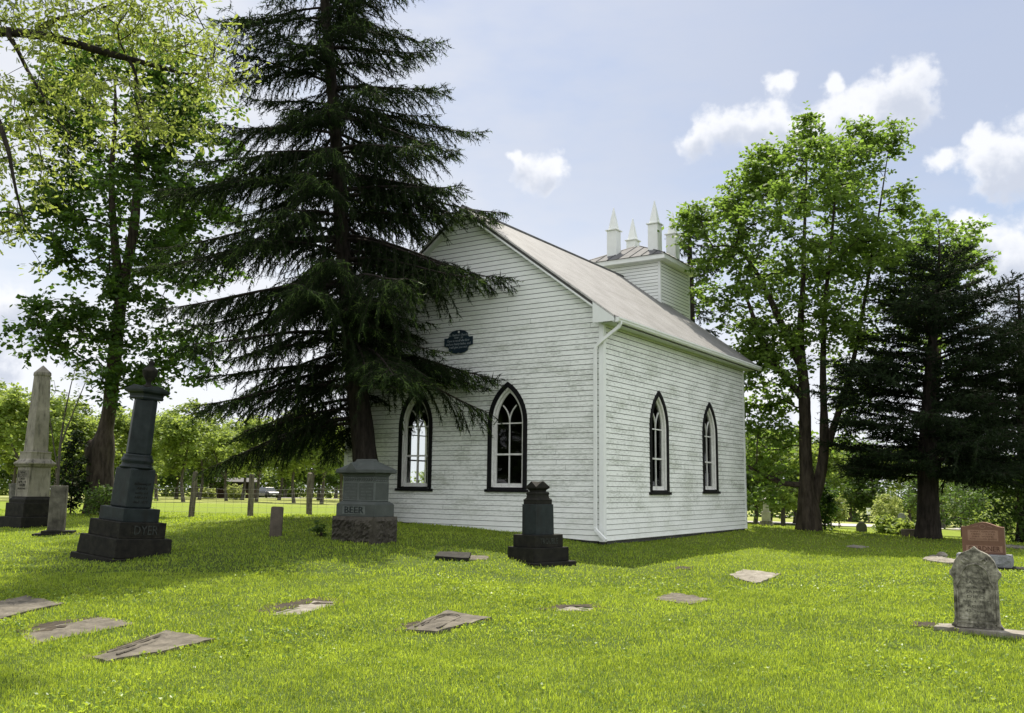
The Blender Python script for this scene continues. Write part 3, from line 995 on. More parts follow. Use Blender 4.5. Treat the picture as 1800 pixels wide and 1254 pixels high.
for i in range(4):          # standing seams and hip caps
    a, b = np.array(cs[i]), np.array(cs[(i + 1) % 4])
    ta, tb = np.array(ct[i]), np.array(ct[(i + 1) % 4])
    m.tube([a, ta], 0.028, 5, 1)
    ax = (b - a) / np.linalg.norm(b - a)
    inn = ((ta + tb) / 2 - (a + b) / 2)
    W2 = np.linalg.norm(b - a)
    for k in range(1, 8):
        s = W2 * k / 8
        t = min(1.0, min(s, W2 - s) / ((W2 - np.linalg.norm(tb - ta)) / 2))
        p = a + ax * s
        m.tube([p + np.array([0, 0, 0.004]), p + inn * t * 0.985 + np.array([0, 0, 0.004])], 0.022, 4, 1)
m.build('belfry_roof', [M_BELROOF, M_DARKMETAL], bw)
for (du, dv) in ((-0.60, -0.80), (1.04, -0.80), (1.04, 0.80), (-0.60, 0.80)):
    m = MB()
    x, y = cx + du, cy + dv
    m.frus(9.80, 10.97, 0.385, 0.385, 0.375, 0.375, x, y)
    m.frus(10.97, 11.01, 0.47, 0.47, 0.48, 0.48, x, y)
    m.frus(11.01, 11.88, 0.31, 0.31, 0.025, 0.025, x, y)
    m.build('pinnacle', M_TRIM, bw, bevel=0.006)

# plaque on the gable wall
PQ = empty('plaque', ch(-4.32, -0.045, 5.43), YAW, 'dark blue shaped plaque with pale verse lettering on the church gable', 'plaque')
m = MB()
half = [(0.0, 0.31), (0.06, 0.315), (0.20, 0.29), (0.30, 0.22), (0.30, 0.15), (0.36, 0.11), (0.47, 0.115), (0.47, -0.11), (0.36, -0.13), (0.32, -0.17), (0.31, -0.25), (0.20, -0.30), (0.07, -0.325), (0.0, -0.30)]
out = half + [(-x, z) for x, z in reversed(half[1:-1])]
m.loft([[(x, 0.016, z) for x, z in out], [(x, -0.016, z) for x, z in out]])
m.build('board', M_PLAQUE, PQ, bevel=0.006)
for txt, z, sz in (("St. Matthew's Church", 0.175, 0.085), ("1848 - 59", 0.10, 0.07), ("Come to me all who labor", 0.025, 0.088), ("and are heavy laden, and", -0.065, 0.088), ("I will give you rest", -0.155, 0.088)):
    text_mesh(txt, sz, 0.002, M_PLTEXT, PQ, face_front(0, -0.019, z), font_shear=0.25, width=(0.58 if 'Matt' in txt else 0.3 if '18' in txt else 0.82 if 'heavy' in txt else 0.74 if 'Come' in txt else 0.6))
for (x, z) in ((0.02, 0.255), (0.36, 0.185)):
    m = MB()
    m.lathe([(0, 0.0), (0.004, 0.03), (0.012, 0.028), (0.018, 0.0)], 10)
    o = m.build('screw_cap', M_TRIM, PQ)
    o.rotation_euler = (PI / 2, 0, 0)
    o.location = (x, -0.016, z)

# ------------------------------------------------------------------ monuments
def matrix_euler(tilt_axis, tilt, yaw):
    return (Matrix.Rotation(tilt, 3, Vector(tilt_axis)) @ Matrix.Rotation(yaw, 3, 'Z')).to_euler()

def mont(name, px, py, label, cat, yaw=YAW, group=None, tilt=0.0, axis_=(0, 1, 0), Y=None, sink=0.03):
    p = gp(px, py) if Y is None else at(px, py, Y)
    p = np.array([p[0], p[1], G(p[0], p[1]) - sink])
    return empty(name, p, yaw, label, cat, group, matrix_euler(axis_, tilt, yaw))

def part(name, material, parent, fn, bevel=0.008, **kw):
    m = MB()
    fn(m)
    return m.build(name, material, parent, bevel, **kw)

def inset_panel(m, x0, x1, z0, z1, y, w=0.02, d=0.008, face='front'):
    """raised frame on a front (-Y) or right (+X) face"""
    for (a0, a1, b0, b1) in ((x0, x1, z1 - w, z1), (x0, x1, z0, z0 + w), (x0, x0 + w, z0 + w, z1 - w), (x1 - w, x1, z0 + w, z1 - w)):
        if face == 'front': m.box(a0, a1, y - d, y + 0.004, b0, b1)
        else: m.box(y - 0.004, y + d, a0, a1, b0, b1)

def fake_lines(parent, lines, x, y, z, w, dz, size, material, face='front', shear=0.0):
    for i, t in enumerate(lines):
        M = face_front(x, y, z - i * dz) if face == 'front' else face_right(y, x, z - i * dz)
        text_mesh(t, size, 0.0015, material, parent, M, 'inscription', width=w * (0.55 + 0.45 * min(1, len(t) / max(len(q) for q in lines))), font_shear=shear)

# tall dark column monument with an urn, leaning to the right
T = mont('column_monument', 217, 978, 'tall dark leaning column monument on stepped bases topped by a stone urn', 'monument', tilt=math.radians(4.3), sink=0.06)
part('ground_slab', M_BLSTONE, T, lambda m: m.frus(-0.05, 0.085, 1.36, 1.30), 0.012)
part('lower_base', M_BLSTONE, T, lambda m: m.frus(0.085, 0.43, 1.19, 1.19, 1.16, 1.16), 0.015)
part('middle_base', M_BLSTONE, T, lambda m: m.frus(0.43, 0.72, 0.97, 0.97), 0.012)
part('upper_base', M_DKSTONE, T, lambda m: m.frus(0.72, 0.965, 0.76, 0.76), 0.012)
part('die', M_DKSTONE, T, lambda m: m.frus(0.965, 1.70, 0.535, 0.535, 0.52, 0.52), 0.03)
def mould(m):
    m.lathe([(1.70, 0.30), (1.73, 0.305), (1.745, 0.275), (1.80, 0.27), (1.83, 0.295), (1.87, 0.285), (1.905, 0.255), (1.925, 0.262), (1.95, 0.255), (1.96, 0.235)], 24)
part('moulding', M_DKSTONE, T, mould, 0, smooth=True)
part('shaft', M_DKSTONE, T, lambda m: m.lathe([(1.96, 0.232), (2.5, 0.226), (3.0, 0.216)], 8), 0.02)
def cap(m):
    m.profile([(3.0, 0.42), (3.03, 0.45), (3.06, 0.43), (3.10, 0.45), (3.14, 0.58), (3.18, 0.60)])
    a = 0.30
    c = [(-a, -a, 3.18), (a, -a, 3.18), (a, a, 3.18), (-a, a, 3.18)]
    mid = [(0, -a, 3.27), (a, 0, 3.27), (0, a, 3.27), (-a, 0, 3.27)]
    for i in range(4):
        j = (i + 1) % 4
        m.poly([c[i], c[j], mid[i]])
        m.poly([c[j], (0, 0, 3.25), mid[i]]); m.poly([c[i], mid[i], (0, 0, 3.25)])
part('capital', M_DKSTONE, T, cap, 0)
part('urn', M_BLSTONE, T, lambda m: m.lathe([(3.22, 0.12), (3.27, 0.11), (3.30, 0.05), (3.35, 0.045), (3.40, 0.085), (3.47, 0.125), (3.54, 0.14), (3.565, 0.15), (3.58, 0.13), (3.62, 0.10), (3.65, 0.05), (3.70, 0.045), (3.73, 0.055), (3.77, 0.02)], 20), 0, smooth=True)
text_mesh('DYER', 0.24, 0.008, M_LETTER, T, face_right(0.493, 0.04, 0.575), width=0.50)
part('name_panel', M_BLSTONE, T, lambda m: inset_panel(m, -0.25, 0.33, 0.475, 0.675, 0.485, 0.018, 0.008, 'right'), 0)
fake_lines(T, ['In Memory of', 'ANN', 'wife of', 'HIRAM', 'died 1873'], 0.0, 0.268, 1.42, 0.34, 0.085, 0.07, M_BLSTONE, 'right')

# grey granite monument with hipped cap beside the spruce
T = mont('granite_monument', 640, 950, 'grey granite monument with hipped cap and rock faced base before the spruce trunk', 'monument', sink=0.04)
def rock(m):
    """rock-faced block: every side a rough relief inside a plain margin"""
    rs = np.random.default_rng(3)
    W_, D_, H = 1.20, 0.77, 0.53
    m.box(-W_ / 2 + 0.03, W_ / 2 - 0.03, -D_ / 2 + 0.03, D_ / 2 - 0.03, -0.05, H)
    for (fx, wd) in ((lambda s, z, o: (s, -D_ / 2 + 0.03 - o, z), W_), (lambda s, z, o: (W_ / 2 - 0.03 + o, s, z), D_), (lambda s, z, o: (s, D_ / 2 - 0.03 + o, z), W_), (lambda s, z, o: (-W_ / 2 + 0.03 - o, s, z), D_)):
        nx_, nz_ = int(wd / 0.035), 15
        g = np.zeros((nz_ + 1, nx_ + 1))
        for j in range(nz_ + 1):
            for i in range(nx_ + 1):
                e = min(i, nx_ - i, j + 2, nz_ - j)
                g[j, i] = 0.0 if e == 0 else (0.022 if e == 1 else 0.03 + 0.055 * rs.random())
        P = lambda i, j: fx(-wd / 2 + 0.03 + (wd - 0.06) * i / nx_, -0.05 + (H + 0.05) * j / nz_, g[j, i])
        for j in range(nz_):
            for i in range(nx_):
                m.poly([P(i, j), P(i + 1, j), P(i + 1, j + 1)]); m.poly([P(i, j), P(i + 1, j + 1), P(i, j + 1)])
part('rock_faced_base', M_ROCKFACE, T, rock, 0)
def sub(m):
    m.frus(0.53, 0.775, 1.05, 0.61, 1.05, 0.61)
    m.frus(0.775, 0.835, 1.05, 0.61, 0.90, 0.47)
part('name_base', M_GREYGRAN, T, sub, 0.008)
part('die', M_GREYGRAN, T, lambda m: m.frus(0.835, 1.335, 0.87, 0.44), 0.008)
def frame(m):
    inset_panel(m, -0.43, -0.005, 0.85, 1.225, -0.22, 0.016, 0.006)
    inset_panel(m, 0.005, 0.43, 0.85, 1.225, -0.22, 0.016, 0.006)
    inset_panel(m, -0.215, 0.215, 0.85, 1.225, 0.435, 0.016, 0.006, 'right')
part('panel_frame', M_GREYPALE, T, frame, 0)
def frieze(m):
    for i in range(13):
        x = -0.39 + 0.78 * i / 12
        m.tube([(x - 0.022, -0.224, 1.25), (x + 0.012, -0.228, 1.262), (x + 0.02, -0.228, 1.29), (x - 0.005, -0.228, 1.312), (x - 0.024, -0.226, 1.295)], 0.009, 5)
    for i in range(6):
        y = -0.17 + 0.34 * i / 5
        m.tube([(0.439, y - 0.022, 1.25), (0.443, y + 0.012, 1.262), (0.443, y + 0.02, 1.29), (0.443, y - 0.005, 1.312), (0.441, y - 0.024, 1.295)], 0.009, 5)
    m.box(-0.44, 0.44, -0.226, -0.20, 1.232, 1.242); m.box(-0.44, 0.44, -0.226, -0.20, 1.318, 1.33)
part('scroll_frieze', M_GREYPALE, T, frieze, 0)
def hcap(m):
    m.frus(1.335, 1.40, 0.87, 0.44, 0.93, 0.50)
    m.frus(1.40, 1.415, 1.02, 0.58, 1.09, 0.66)
    m.frus(1.415, 1.48, 1.10, 0.67, 1.10, 0.67)
    m.frus(1.48, 1.66, 1.10, 0.67, 0.46, 0.16)
    m.frus(1.66, 1.70, 0.48, 0.17, 0.44, 0.13)
part('hipped_cap', M_GREYGRAN, T, hcap, 0.006)
def ped(m):
    y = -0.335
    m.loft([[(-0.27, y, 1.42), (0.01, y, 1.42), (0.01, y, 1.485), (-0.13, y, 1.635), (-0.27, y, 1.485)],
            [(-0.27, -0.1, 1.42), (0.01, -0.1, 1.42), (0.01, -0.1, 1.485), (-0.13, -0.1, 1.635), (-0.27, -0.1, 1.485)]])
part('pediment', M_GREYGRAN, T, ped, 0.004)
text_mesh('BEER', 0.19, 0.006, M_DKSTONE, T, face_front(-0.03, -0.312, 0.655), width=0.52)
part('name_frame', M_GREYPALE, T, lambda m: (inset_panel(m, -0.34, 0.28, 0.575, 0.735, -0.305, 0.014, 0.008), m.box(-0.325, 0.265, -0.3075, -0.30, 0.59, 0.72)), 0)
fake_lines(T, ['JOHN BEER', '1820 - 1894', 'HIS WIFE', 'ELIZABETH', '1826 - 1903'], -0.217, -0.2225, 1.16, 0.33, 0.065, 0.05, M_GREYPALE)
fake_lines(T, ['WILLIAM BEER', '1851 - 1919', 'HIS WIFE', 'MARY ANN', '1856 - 1933'], 0.217, -0.2225, 1.16, 0.33, 0.065, 0.05, M_GREYPALE)

# dark polished monument with a cross-gabled cap, in front of the church corner
T = mont('capped_monument', 946, 988, 'black pedestal monument with cross gabled cap standing before the church corner', 'monument', yaw=math.radians(-54), tilt=math.radians(-0.8), sink=0.05)
part('ground_slab', M_BLSTONE, T, lambda m: m.frus(-0.04, 0.075, 0.98, 0.98), 0.012)
part('lower_base', M_BLSTONE, T, lambda m: m.frus(0.075, 0.325, 0.79, 0.79), 0.010)
part('upper_base', M_BLSTONE, T, lambda m: m.frus(0.325, 0.55, 0.645, 0.645), 0.010)
part('die', M_DKSTONE, T, lambda m: m.frus(0.55, 1.105, 0.415, 0.415, 0.405, 0.405), 0.006)
part('moulding', M_BLSTONE, T, lambda m: m.profile([(1.105, 0.37), (1.17, 0.37), (1.175, 0.38), (1.19, 0.375), (1.205, 0.335), (1.225, 0.30), (1.275, 0.285), (1.28, 0.30), (1.305, 0.305), (1.33, 0.285), (1.335, 0.22)]), 0.004)
def xcap(m):
    m.profile([(1.335, 0.215), (1.365, 0.225), (1.40, 0.31), (1.425, 0.315)])
    a = 0.157
    c = [(-a, -a, 1.425), (a, -a, 1.425), (a, a, 1.425), (-a, a, 1.425)]
    mid = [(0, -a * 0.93, 1.53), (a * 0.93, 0, 1.53), (0, a * 0.93, 1.53), (-a * 0.93, 0, 1.53)]
    for i in range(4):
        j = (i + 1) % 4
        m.poly([c[i], c[j], mid[i]])
        m.poly([c[j], (0, 0, 1.52), mid[i]]); m.poly([c[i], mid[i], (0, 0, 1.52)])
part('cross_gabled_cap', M_BLSTONE, T, xcap, 0)
T.scale = (1.09, 1.09, 1.06)
text_mesh('TROUBLE', 0.15, 0.006, M_LETTER, T, face_right(0.324, 0.0, 0.435), width=0.40)

# cream obelisk on dark bases
T = mont('obelisk', 52, 926, 'tall cream marble obelisk with inscription on black stepped base at far left', 'obelisk', sink=0.05)
part('lower_base', M_BLSTONE, T, lambda m: m.frus(-0.05, 0.36, 1.22, 1.22), 0.02)
part('upper_base', M_BLSTONE, T, lambda m: m.frus(0.36, 0.77, 1.02, 1.02), 0.015)
part('dark_plinth', M_BLSTONE, T, lambda m: m.profile([(0.77, 0.90), (0.87, 0.90), (0.89, 0.86), (0.93, 0.80), (0.95, 0.79)]), 0.006)
part('die', M_CREAM, T, lambda m: m.frus(0.95, 1.83, 0.70, 0.70, 0.66, 0.66), 0.008)
part('cornice', M_CREAM, T, lambda m: m.profile([(1.83, 0.68), (1.86, 0.76), (1.90, 0.80), (1.93, 0.86), (1.96, 0.86), (2.02, 0.74), (2.07, 0.66), (2.09, 0.64), (2.25, 0.63), (2.27, 0.655), (2.30, 0.65), (2.31, 0.52)]), 0.004)
part('shaft', M_CREAM, T, lambda m: (m.frus(2.31, 4.62, 0.50, 0.50, 0.345, 0.345), m.frus(4.62, 4.66, 0.345, 0.345, 0.375, 0.375), m.frus(4.66, 4.74, 0.375, 0.375, 0.365, 0.365), m.frus(4.74, 4.97, 0.365, 0.365, 0.02, 0.02)), 0.008)
part('inscription_frame', M_CREAM, T, lambda m: inset_panel(m, -0.29, 0.29, 1.10, 1.76, -0.347, 0.03, 0.006), 0)
for i, (t, sz, w) in enumerate((('Father', 0.11, 0.34), ('ELLIOT', 0.14, 0.46), ('DIED', 0.09, 0.30), ('APR 14', 0.11, 0.42), ('1878', 0.12, 0.34), ('AGED 60', 0.08, 0.42))):
    text_mesh(t, sz, 0.002, M_ENGR, T, face_front(0, -0.353, 1.68 - i * 0.098), 'inscription', width=w)
T = mont('leaning_slab', 31, 902, 'thin pale slab leaning behind the tall cream obelisk', 'gravestone', yaw=YAW, Y=29.6, tilt=math.radians(-6), sink=0.0)
part('slab', M_LEDGE, T, lambda m: m.frus(-0.1, 1.28, 0.13, 0.42), 0.02)

# plain upright stones on the left
T = mont('upright_slab', 98, 941, 'narrow weathered white slab standing on two flat plates beside the obelisk', 'gravestone', yaw=0.22, sink=0.0)
part('lower_plate', M_BLSTONE, T, lambda m: m.frus(-0.05, 0.05, 1.10, 0.62, None, None, 0.08), 0.012)
part('upper_plate', M_BLSTONE, T, lambda m: m.frus(0.05, 0.115, 0.72, 0.42, None, None, 0.06), 0.010)
part('slab', M_SLAB, T, lambda m: m.frus(0.115, 1.21, 0.385, 0.19, 0.375, 0.185), 0.012)
T = mont('small_marker', 484, 943, 'small brown upright marker with rounded corners alone on the shaded grass', 'gravestone', yaw=-0.06, tilt=math.radians(1.5), sink=0.04)
def mk(m):
    o = [(-0.128, -0.05), (0.128, -0.05), (0.128, 0.64), (0.115, 0.665), (0.09, 0.672), (-0.09, 0.672), (-0.115, 0.665), (-0.128, 0.64)]
    m.loft([[(x, -0.045, z) for x, z in o], [(x, 0.045, z) for x, z in o]])
part('slab', M_SMALLST, T, mk, 0.008)

# stained white tombstone on the right
T = mont('ogee_tombstone', 1719, 1112, 'stained white tombstone with pointed ogee top and side lugs on a long stone base', 'gravestone', tilt=math.radians(0.6), sink=0.02)
def tbase(m):
    rs = np.random.default_rng(5)
    top, bot = [], []
    n = 18
    for i in range(n + 1):
        x = -0.50 + 1.10 * i / n
        top.append((x, -0.175 + 0.012 * rs.standard_normal(), 0.075 + 0.004 * rs.standard_normal()))
    for i in range(n + 1):
        x = 0.60 - 1.10 * i / n
        top.append((x, 0.17 + 0.012 * rs.standard_normal(), 0.075 + 0.004 * rs.standard_normal()))
    m.loft([[(x, y, -0.08) for x, y, z in top], top])
part('base_slab', M_FLATPALE, T, tbase, 0.006)
F_ = 0.0068
halfo = [(45, 0), (45, 3), (40.5, 9), (39, 16), (38.5, 88), (42, 91), (45, 96), (45, 101), (41, 105), (38, 112), (34.5, 121), (29, 129), (22, 135), (15, 138), (9, 140.5), (4, 144), (0, 148)]
outl = [(x * F_, 0.075 + z * F_) for x, z in halfo]
outl = outl + [(-x, z) for x, z in reversed(outl[:-1])]
def tstone(m):
    m.loft([[(x, -0.045, z) for x, z in outl], [(x, 0.05, z) for x, z in outl]])
part('stone', M_WHITEM, T, tstone, 0.008)
def traise(m):
    y = -0.05
    pts = [(-0.215, 0.17)] + [(-0.215, 0.60)]
    for k in range(13):
        t = PI - PI * k / 12
        pts.append((0.215 * math.cos(t) * 0.82, 0.66 + 0.20 * math.sin(t)))
    pts += [(0.215, 0.60), (0.215, 0.17)]
    m.tube([(x, y, z) for x, z in pts], 0.012, 6)
    m.tube([(x * 1.13, y, z - 0.02 if z > 0.2 else z - 0.06) for x, z in (pts[0], pts[1])], 0.009, 6)
    m.tube([(x * 1.13, y, z - 0.02 if z > 0.2 else z - 0.06) for x, z in (pts[-2], pts[-1])], 0.009, 6)
    m.box(-0.235, 0.235, -0.055, -0.04, 0.135, 0.15)
    m.box(-0.225, 0.225, -0.052, -0.04, 0.175, 0.185)
    m.box(-0.11, 0.11, -0.051, -0.04, 0.215, 0.226)
    for sg in (-1, 1):
        m.tube([(sg * 0.07, y, 0.90), (sg * 0.12, y, 0.93), (sg * 0.15, y, 0.90), (sg * 0.12, y, 0.87)], 0.012, 6)
part('carved_border', M_WHITEM, T, traise, 0)
fake_lines(T, ['In Memory of', 'SARAH', 'wife of', 'JAMES', 'DIED', 'Nov. 4. 1867', 'AGED', '42 Years'], 0.0, -0.0475, 0.69, 0.30, 0.058, 0.045, M_ENGRSOFT)

T.scale = (0.86, 0.93, 0.90)
# red granite stone on its rough grey base
T = mont('red_granite_headstone', 1732, 1000, 'polished red granite headstone with curved top on a rough grey granite base', 'gravestone', sink=0.02)
part('footing', M_BLSTONE, T, lambda m: m.frus(-0.06, 0.075, 1.25, 0.52, 1.23, 0.50, 0.12), 0.015)
def rgh(m):
    rs = np.random.default_rng(8)
    rings = []
    for z, k in ((0.075, 0.0), (0.13, 0.02), (0.20, 0.022), (0.27, 0.012), (0.295, -0.012)):
        r = []
        n = 12
        for (xa, ya, xb, yb) in ((-0.46, -0.20, 0.46, -0.20), (0.46, -0.20, 0.46, 0.20), (0.46, 0.20, -0.46, 0.20), (-0.46, 0.20, -0.46, -0.20)):
            for i in range(n):
                t = i / n
                x, y = xa + (xb - xa) * t, ya + (yb - ya) * t
                s = 1 + k * (1.0 + 1.4 * rs.standard_normal())
                r.append((x * (1 + (s - 1) * 0.5), y * (1 + (s - 1) * 1.2), z))
        rings.append(r)
    m.loft(rings)
part('rough_base', M_GREYROUGH, T, rgh, 0)
oc = [(-0.365, 0.295), (0.365, 0.295), (0.365, 0.80)]
for k in range(13):
    t = k / 12
    x = 0.365 - 0.73 * t
    oc.append((x, 0.80 + 0.09 * (0.5 + 0.5 * math.cos(PI * x / 0.365))))
oc.append((-0.365, 0.80))
part('stone', M_RED, T, lambda m: m.loft([[(x, -0.075, z) for x, z in oc], [(x, 0.075, z) for x, z in oc]]), 0.006)
part('frosted_edge', M_REDPALE, T, lambda m: m.loft([[(x * 1.004, -0.070, z + 0.004) for x, z in oc[2:]], [(x * 1.004, 0.070, z + 0.004) for x, z in oc[2:]]], closed=False, cap0=False, cap1=False), 0)
part('text_panel', M_REDPALE, T, lambda m: m.box(-0.26, 0.26, -0.0775, -0.07, 0.545, 0.745), 0)
part('name_panel', M_REDPALE, T, lambda m: m.box(-0.30, 0.32, -0.0775, -0.07, 0.335, 0.455), 0)
M_REDDK = plain('deep_red_lettering', (0.07, 0.025, 0.015), 0.5, 0.3)
text_mesh('GARDNER', 0.13, 0.004, M_REDDK, T, face_front(0.01, -0.080, 0.395), width=0.54)
fake_lines(T, ['ALBERT GARDNER', '1880 - 1955', 'HIS WIFE', 'ADA LOUISE SMITH'], 0.0, -0.079, 0.715, 0.46, 0.047, 0.04, M_REDDK)
part('carved_crest', M_REDPALE, T, lambda m: (m.tube([(0.05 * math.cos(t * PI / 6), -0.077, 0.81 + 0.035 * math.sin(t * PI / 6)) for t in range(13)], 0.006, 5), m.tube([(-0.17, -0.077, 0.80), (-0.08, -0.077, 0.825)], 0.006, 5), m.tube([(0.17, -0.077, 0.80), (0.08, -0.077, 0.825)], 0.006, 5)), 0)

# flat stones lying in the grass: corners given as seen on the photograph, dropped on the ground
FLAT_POLYS = []
def flat_stone(corners, material, label, h=0.03, seed=0, arch=None, name='flat_gravestone', rough=0.007, group='flat gravestones lying in the lawn'):
    P = [gp(x, y) for x, y in corners]
    c = np.mean(P, axis=0)
    base = np.array([c[0], c[1], G(c[0], c[1])])
    T = empty(name, base, 0, label, 'gravestone', group)
    rs = np.random.default_rng(seed)
    ring_ = []
    for i in range(len(P)):
        a, b = P[i], P[(i + 1) % len(P)]
        n = max(3, int(np.linalg.norm(b - a) / 0.11))
        for k in range(n):
            q = a + (b - a) * k / n
            q = q + (rs.standard_normal(3) * rough if k else 0)
            ring_.append(q)
    FLAT_POLYS.append(np.array([q[:2] for q in ring_]))
    m = MB()
    zl = lambda q: G(q[0], q[1])
    low = [q - base for q in [np.array([q[0], q[1], zl(q) - 0.06]) for q in ring_]]
    up = [np.array([q[0], q[1], zl(q) + h + 0.004 * rs.standard_normal()]) - base for q in ring_]
    cc = np.mean(up, axis=0)
    m.loft([low, up], cap1=False, cap0=False)
    inner = [cc + (q - cc) * 0.6 + np.array([0, 0, 0.006 * rs.standard_normal() - 0.004]) for q in up]
    m.loft([up, inner], cap0=False, cap1=False)
    for i in range(len(inner)):
        m.poly([inner[i], inner[(i + 1) % len(inner)], cc])
    st = m.build('slab', material, T)
    if arch:
        (o, ex, ey, w, l) = arch        # carved arch band: origin corner index, along/across edges
        O = P[o]; A = P[ex] - O; B = P[ey] - O
        m = MB()
        pts = []
        for k in range(15):
            t = PI * k / 14
            pts.append((l[0] - 0.16 * math.sin(t) * -1, 0.5 - w * math.cos(t)))
        pts = [(l[1], 0.5 - w)] + pts + [(l[1], 0.5 + w)]
        tp = []
        for s, t in pts:
            q = O + A * s + B * t
            tp.append(np.array([q[0], q[1], G(q[0], q[1]) + h + 0.004]) - base)
        m.tube(tp, 0.010, 6)
        m.tube([base * 0 + cc + (q - cc) * 0.8 for q in tp], 0.007, 6)
        m.build('carved_arch', material, T)
    return T

flat_stone([(-75, 1079), (46, 1051), (112, 1064), (-8, 1094)], M_FLAT, 'mossy flat gravestone cut off by the left edge of the picture', 0.03, 1)
flat_stone([(34, 1117), (178, 1085), (238, 1098), (60, 1136)], M_FLAT, 'straw littered flat gravestone with a dark hollow at its left end', 0.012, 2)
flat_stone([(161, 1162), (292, 1113), (378, 1129), (188, 1169)], M_FLAT, 'flat gravestone with carved arch, nearest to the camera at lower left', 0.035, 3, arch=(0, 1, 3, 0.30, (0.72, 0.15)))
flat_stone([(462, 1082), (552, 1058), (600, 1060), (524, 1082)], M_FLATPALE, 'pale flat gravestone sunk below a dark soil edge', 0.006, 4)
flat_stone([(714, 1112), (786, 1078), (864, 1091), (768, 1116)], M_FLAT, 'flat gravestone with round carved arch in the middle of the lawn', 0.04, 5, arch=(0, 1, 3, 0.36, (0.66, 0.10)))
flat_stone([(977, 1074), (990, 1064), (1046, 1068), (1036, 1075)], M_FLATPALE, 'smallest pale flat stone with ragged soil around it', 0.004, 7)
flat_stone([(1148, 1056), (1181, 1043), (1254, 1056), (1215, 1065)], M_FLAT, 'diamond shaped flat gravestone right of the smallest pale stone', 0.02, 8)
flat_stone([(1282, 1013), (1307, 1004), (1373, 1011), (1329, 1028)], M_FLATPALE, 'pale flat gravestone lying right of the church shadow edge', 0.03, 9)
flat_stone([(1622, 986), (1640, 979), (1692, 990), (1668, 994)], M_FLATPALE, 'broken pale flat stone left of the red granite headstone', 0.05, 10)
flat_stone([(1486, 962), (1500, 959), (1528, 962), (1512, 965)], M_FLATPALE, 'tiny pale flat stone in the shade toward the two stemmed maple', 0.02, 12)
flat_stone([(1762, 962), (1770, 959), (1830, 964), (1822, 968)], M_FLATPALE, 'pale flat stone behind the red granite headstone at right edge', 0.03, 13)
flat_stone([(820, 986), (826, 977), (860, 979), (856, 985)], M_FLAT, 'thin flat stone on the grass right of the low dark block', 0.012, 14)
T = flat_stone([(764, 985), (773, 976), (828, 978), (824, 988)], M_BLSTONE, 'low dark stone block lying in shade before the left church window', 0.07, 11, rough=0.006)
T = mont('rock', 1655, 981, 'small pale rock on the broken flat stone near the red headstone', 'rock', yaw=0.4, sink=-0.05)
def rck(m):
    rs = np.random.default_rng(4)
    m.loft([[(r * math.cos(a) * (1 + 0.2 * rs.standard_normal()) * 1.6, r * math.sin(a) * (1 + 0.2 * rs.standard_normal()), z) for a in np.arange(0, 2 * PI, 0.7)] for z, r in ((-0.05, 0.09), (0.02, 0.10), (0.07, 0.07), (0.09, 0.03))])
part('stone', M_FLATPALE, T, rck, 0)

# stones standing farther off on the right
T = mont('small_obelisk', 1347, 924, 'small pale obelisk on stepped base beyond the far church corner', 'obelisk', Y=34.0, sink=0.05)
M_PALEM = stone_mat('pale_marble', (0.42, 0.40, 0.35), (0.58, 0.56, 0.50), None, 5.0, 0.8, 0.003)
part('base', M_CREAM, T, lambda m: (m.frus(-0.1, 0.14, 0.44, 0.44), m.frus(0.14, 0.24, 0.36, 0.36)), 0.01)
part('die', M_PALEM, T, lambda m: (m.frus(0.24, 0.52, 0.26, 0.26), m.frus(0.52, 0.57, 0.29, 0.29)), 0.008)
part('shaft', M_PALEM, T, lambda m: (m.frus(0.57, 1.03, 0.19, 0.19, 0.12, 0.12), m.frus(1.03, 1.09, 0.12, 0.12, 0.01, 0.01)), 0.006)
M_DKGREY = stone_mat('dark_grey_slab', (0.05, 0.052, 0.052), (0.09, 0.092, 0.092), None, 6, 0.85, 0.003)
T = mont('round_headstone', 1515, 942, 'small dark round topped headstone on the crest of the lawn', 'gravestone', Y=37.0, yaw=-0.35, sink=0.03)
oh = [(-0.205, 0)] + [(0.205 * math.cos(t), 0.37 + 0.205 * math.sin(t)) for t in np.linspace(PI, 0, 13)] + [(0.205, 0)]
part('slab', M_DKGREY, T, lambda m: m.loft([[(x, -0.05, z) for x, z in oh], [(x, 0.05, z) for x, z in oh]]), 0.008)
T = mont('slender_headstone', 1586, 932, 'tall slender grey headstone with pointed head behind leafy ground cover', 'gravestone', Y=42.0, yaw=-0.4, sink=0.0)
oh = [(-0.16, -0.2), (-0.16, 0.86), (-0.10, 0.97), (0, 1.0), (0.10, 0.97), (0.16, 0.86), (0.16, -0.2)]
part('slab', M_GREYROUGH, T, lambda m: m.loft([[(x, -0.06, z) for x, z in oh], [(x, 0.06, z) for x, z in oh]]), 0.01)
T = mont('low_headstone', 1598, 945, 'low dark block headstone left of the cedar trunk', 'gravestone', Y=30.0, yaw=-0.3, sink=0.03)
part('block', M_SMALLST, T, lambda m: m.frus(-0.05, 0.27, 0.46, 0.2), 0.02)

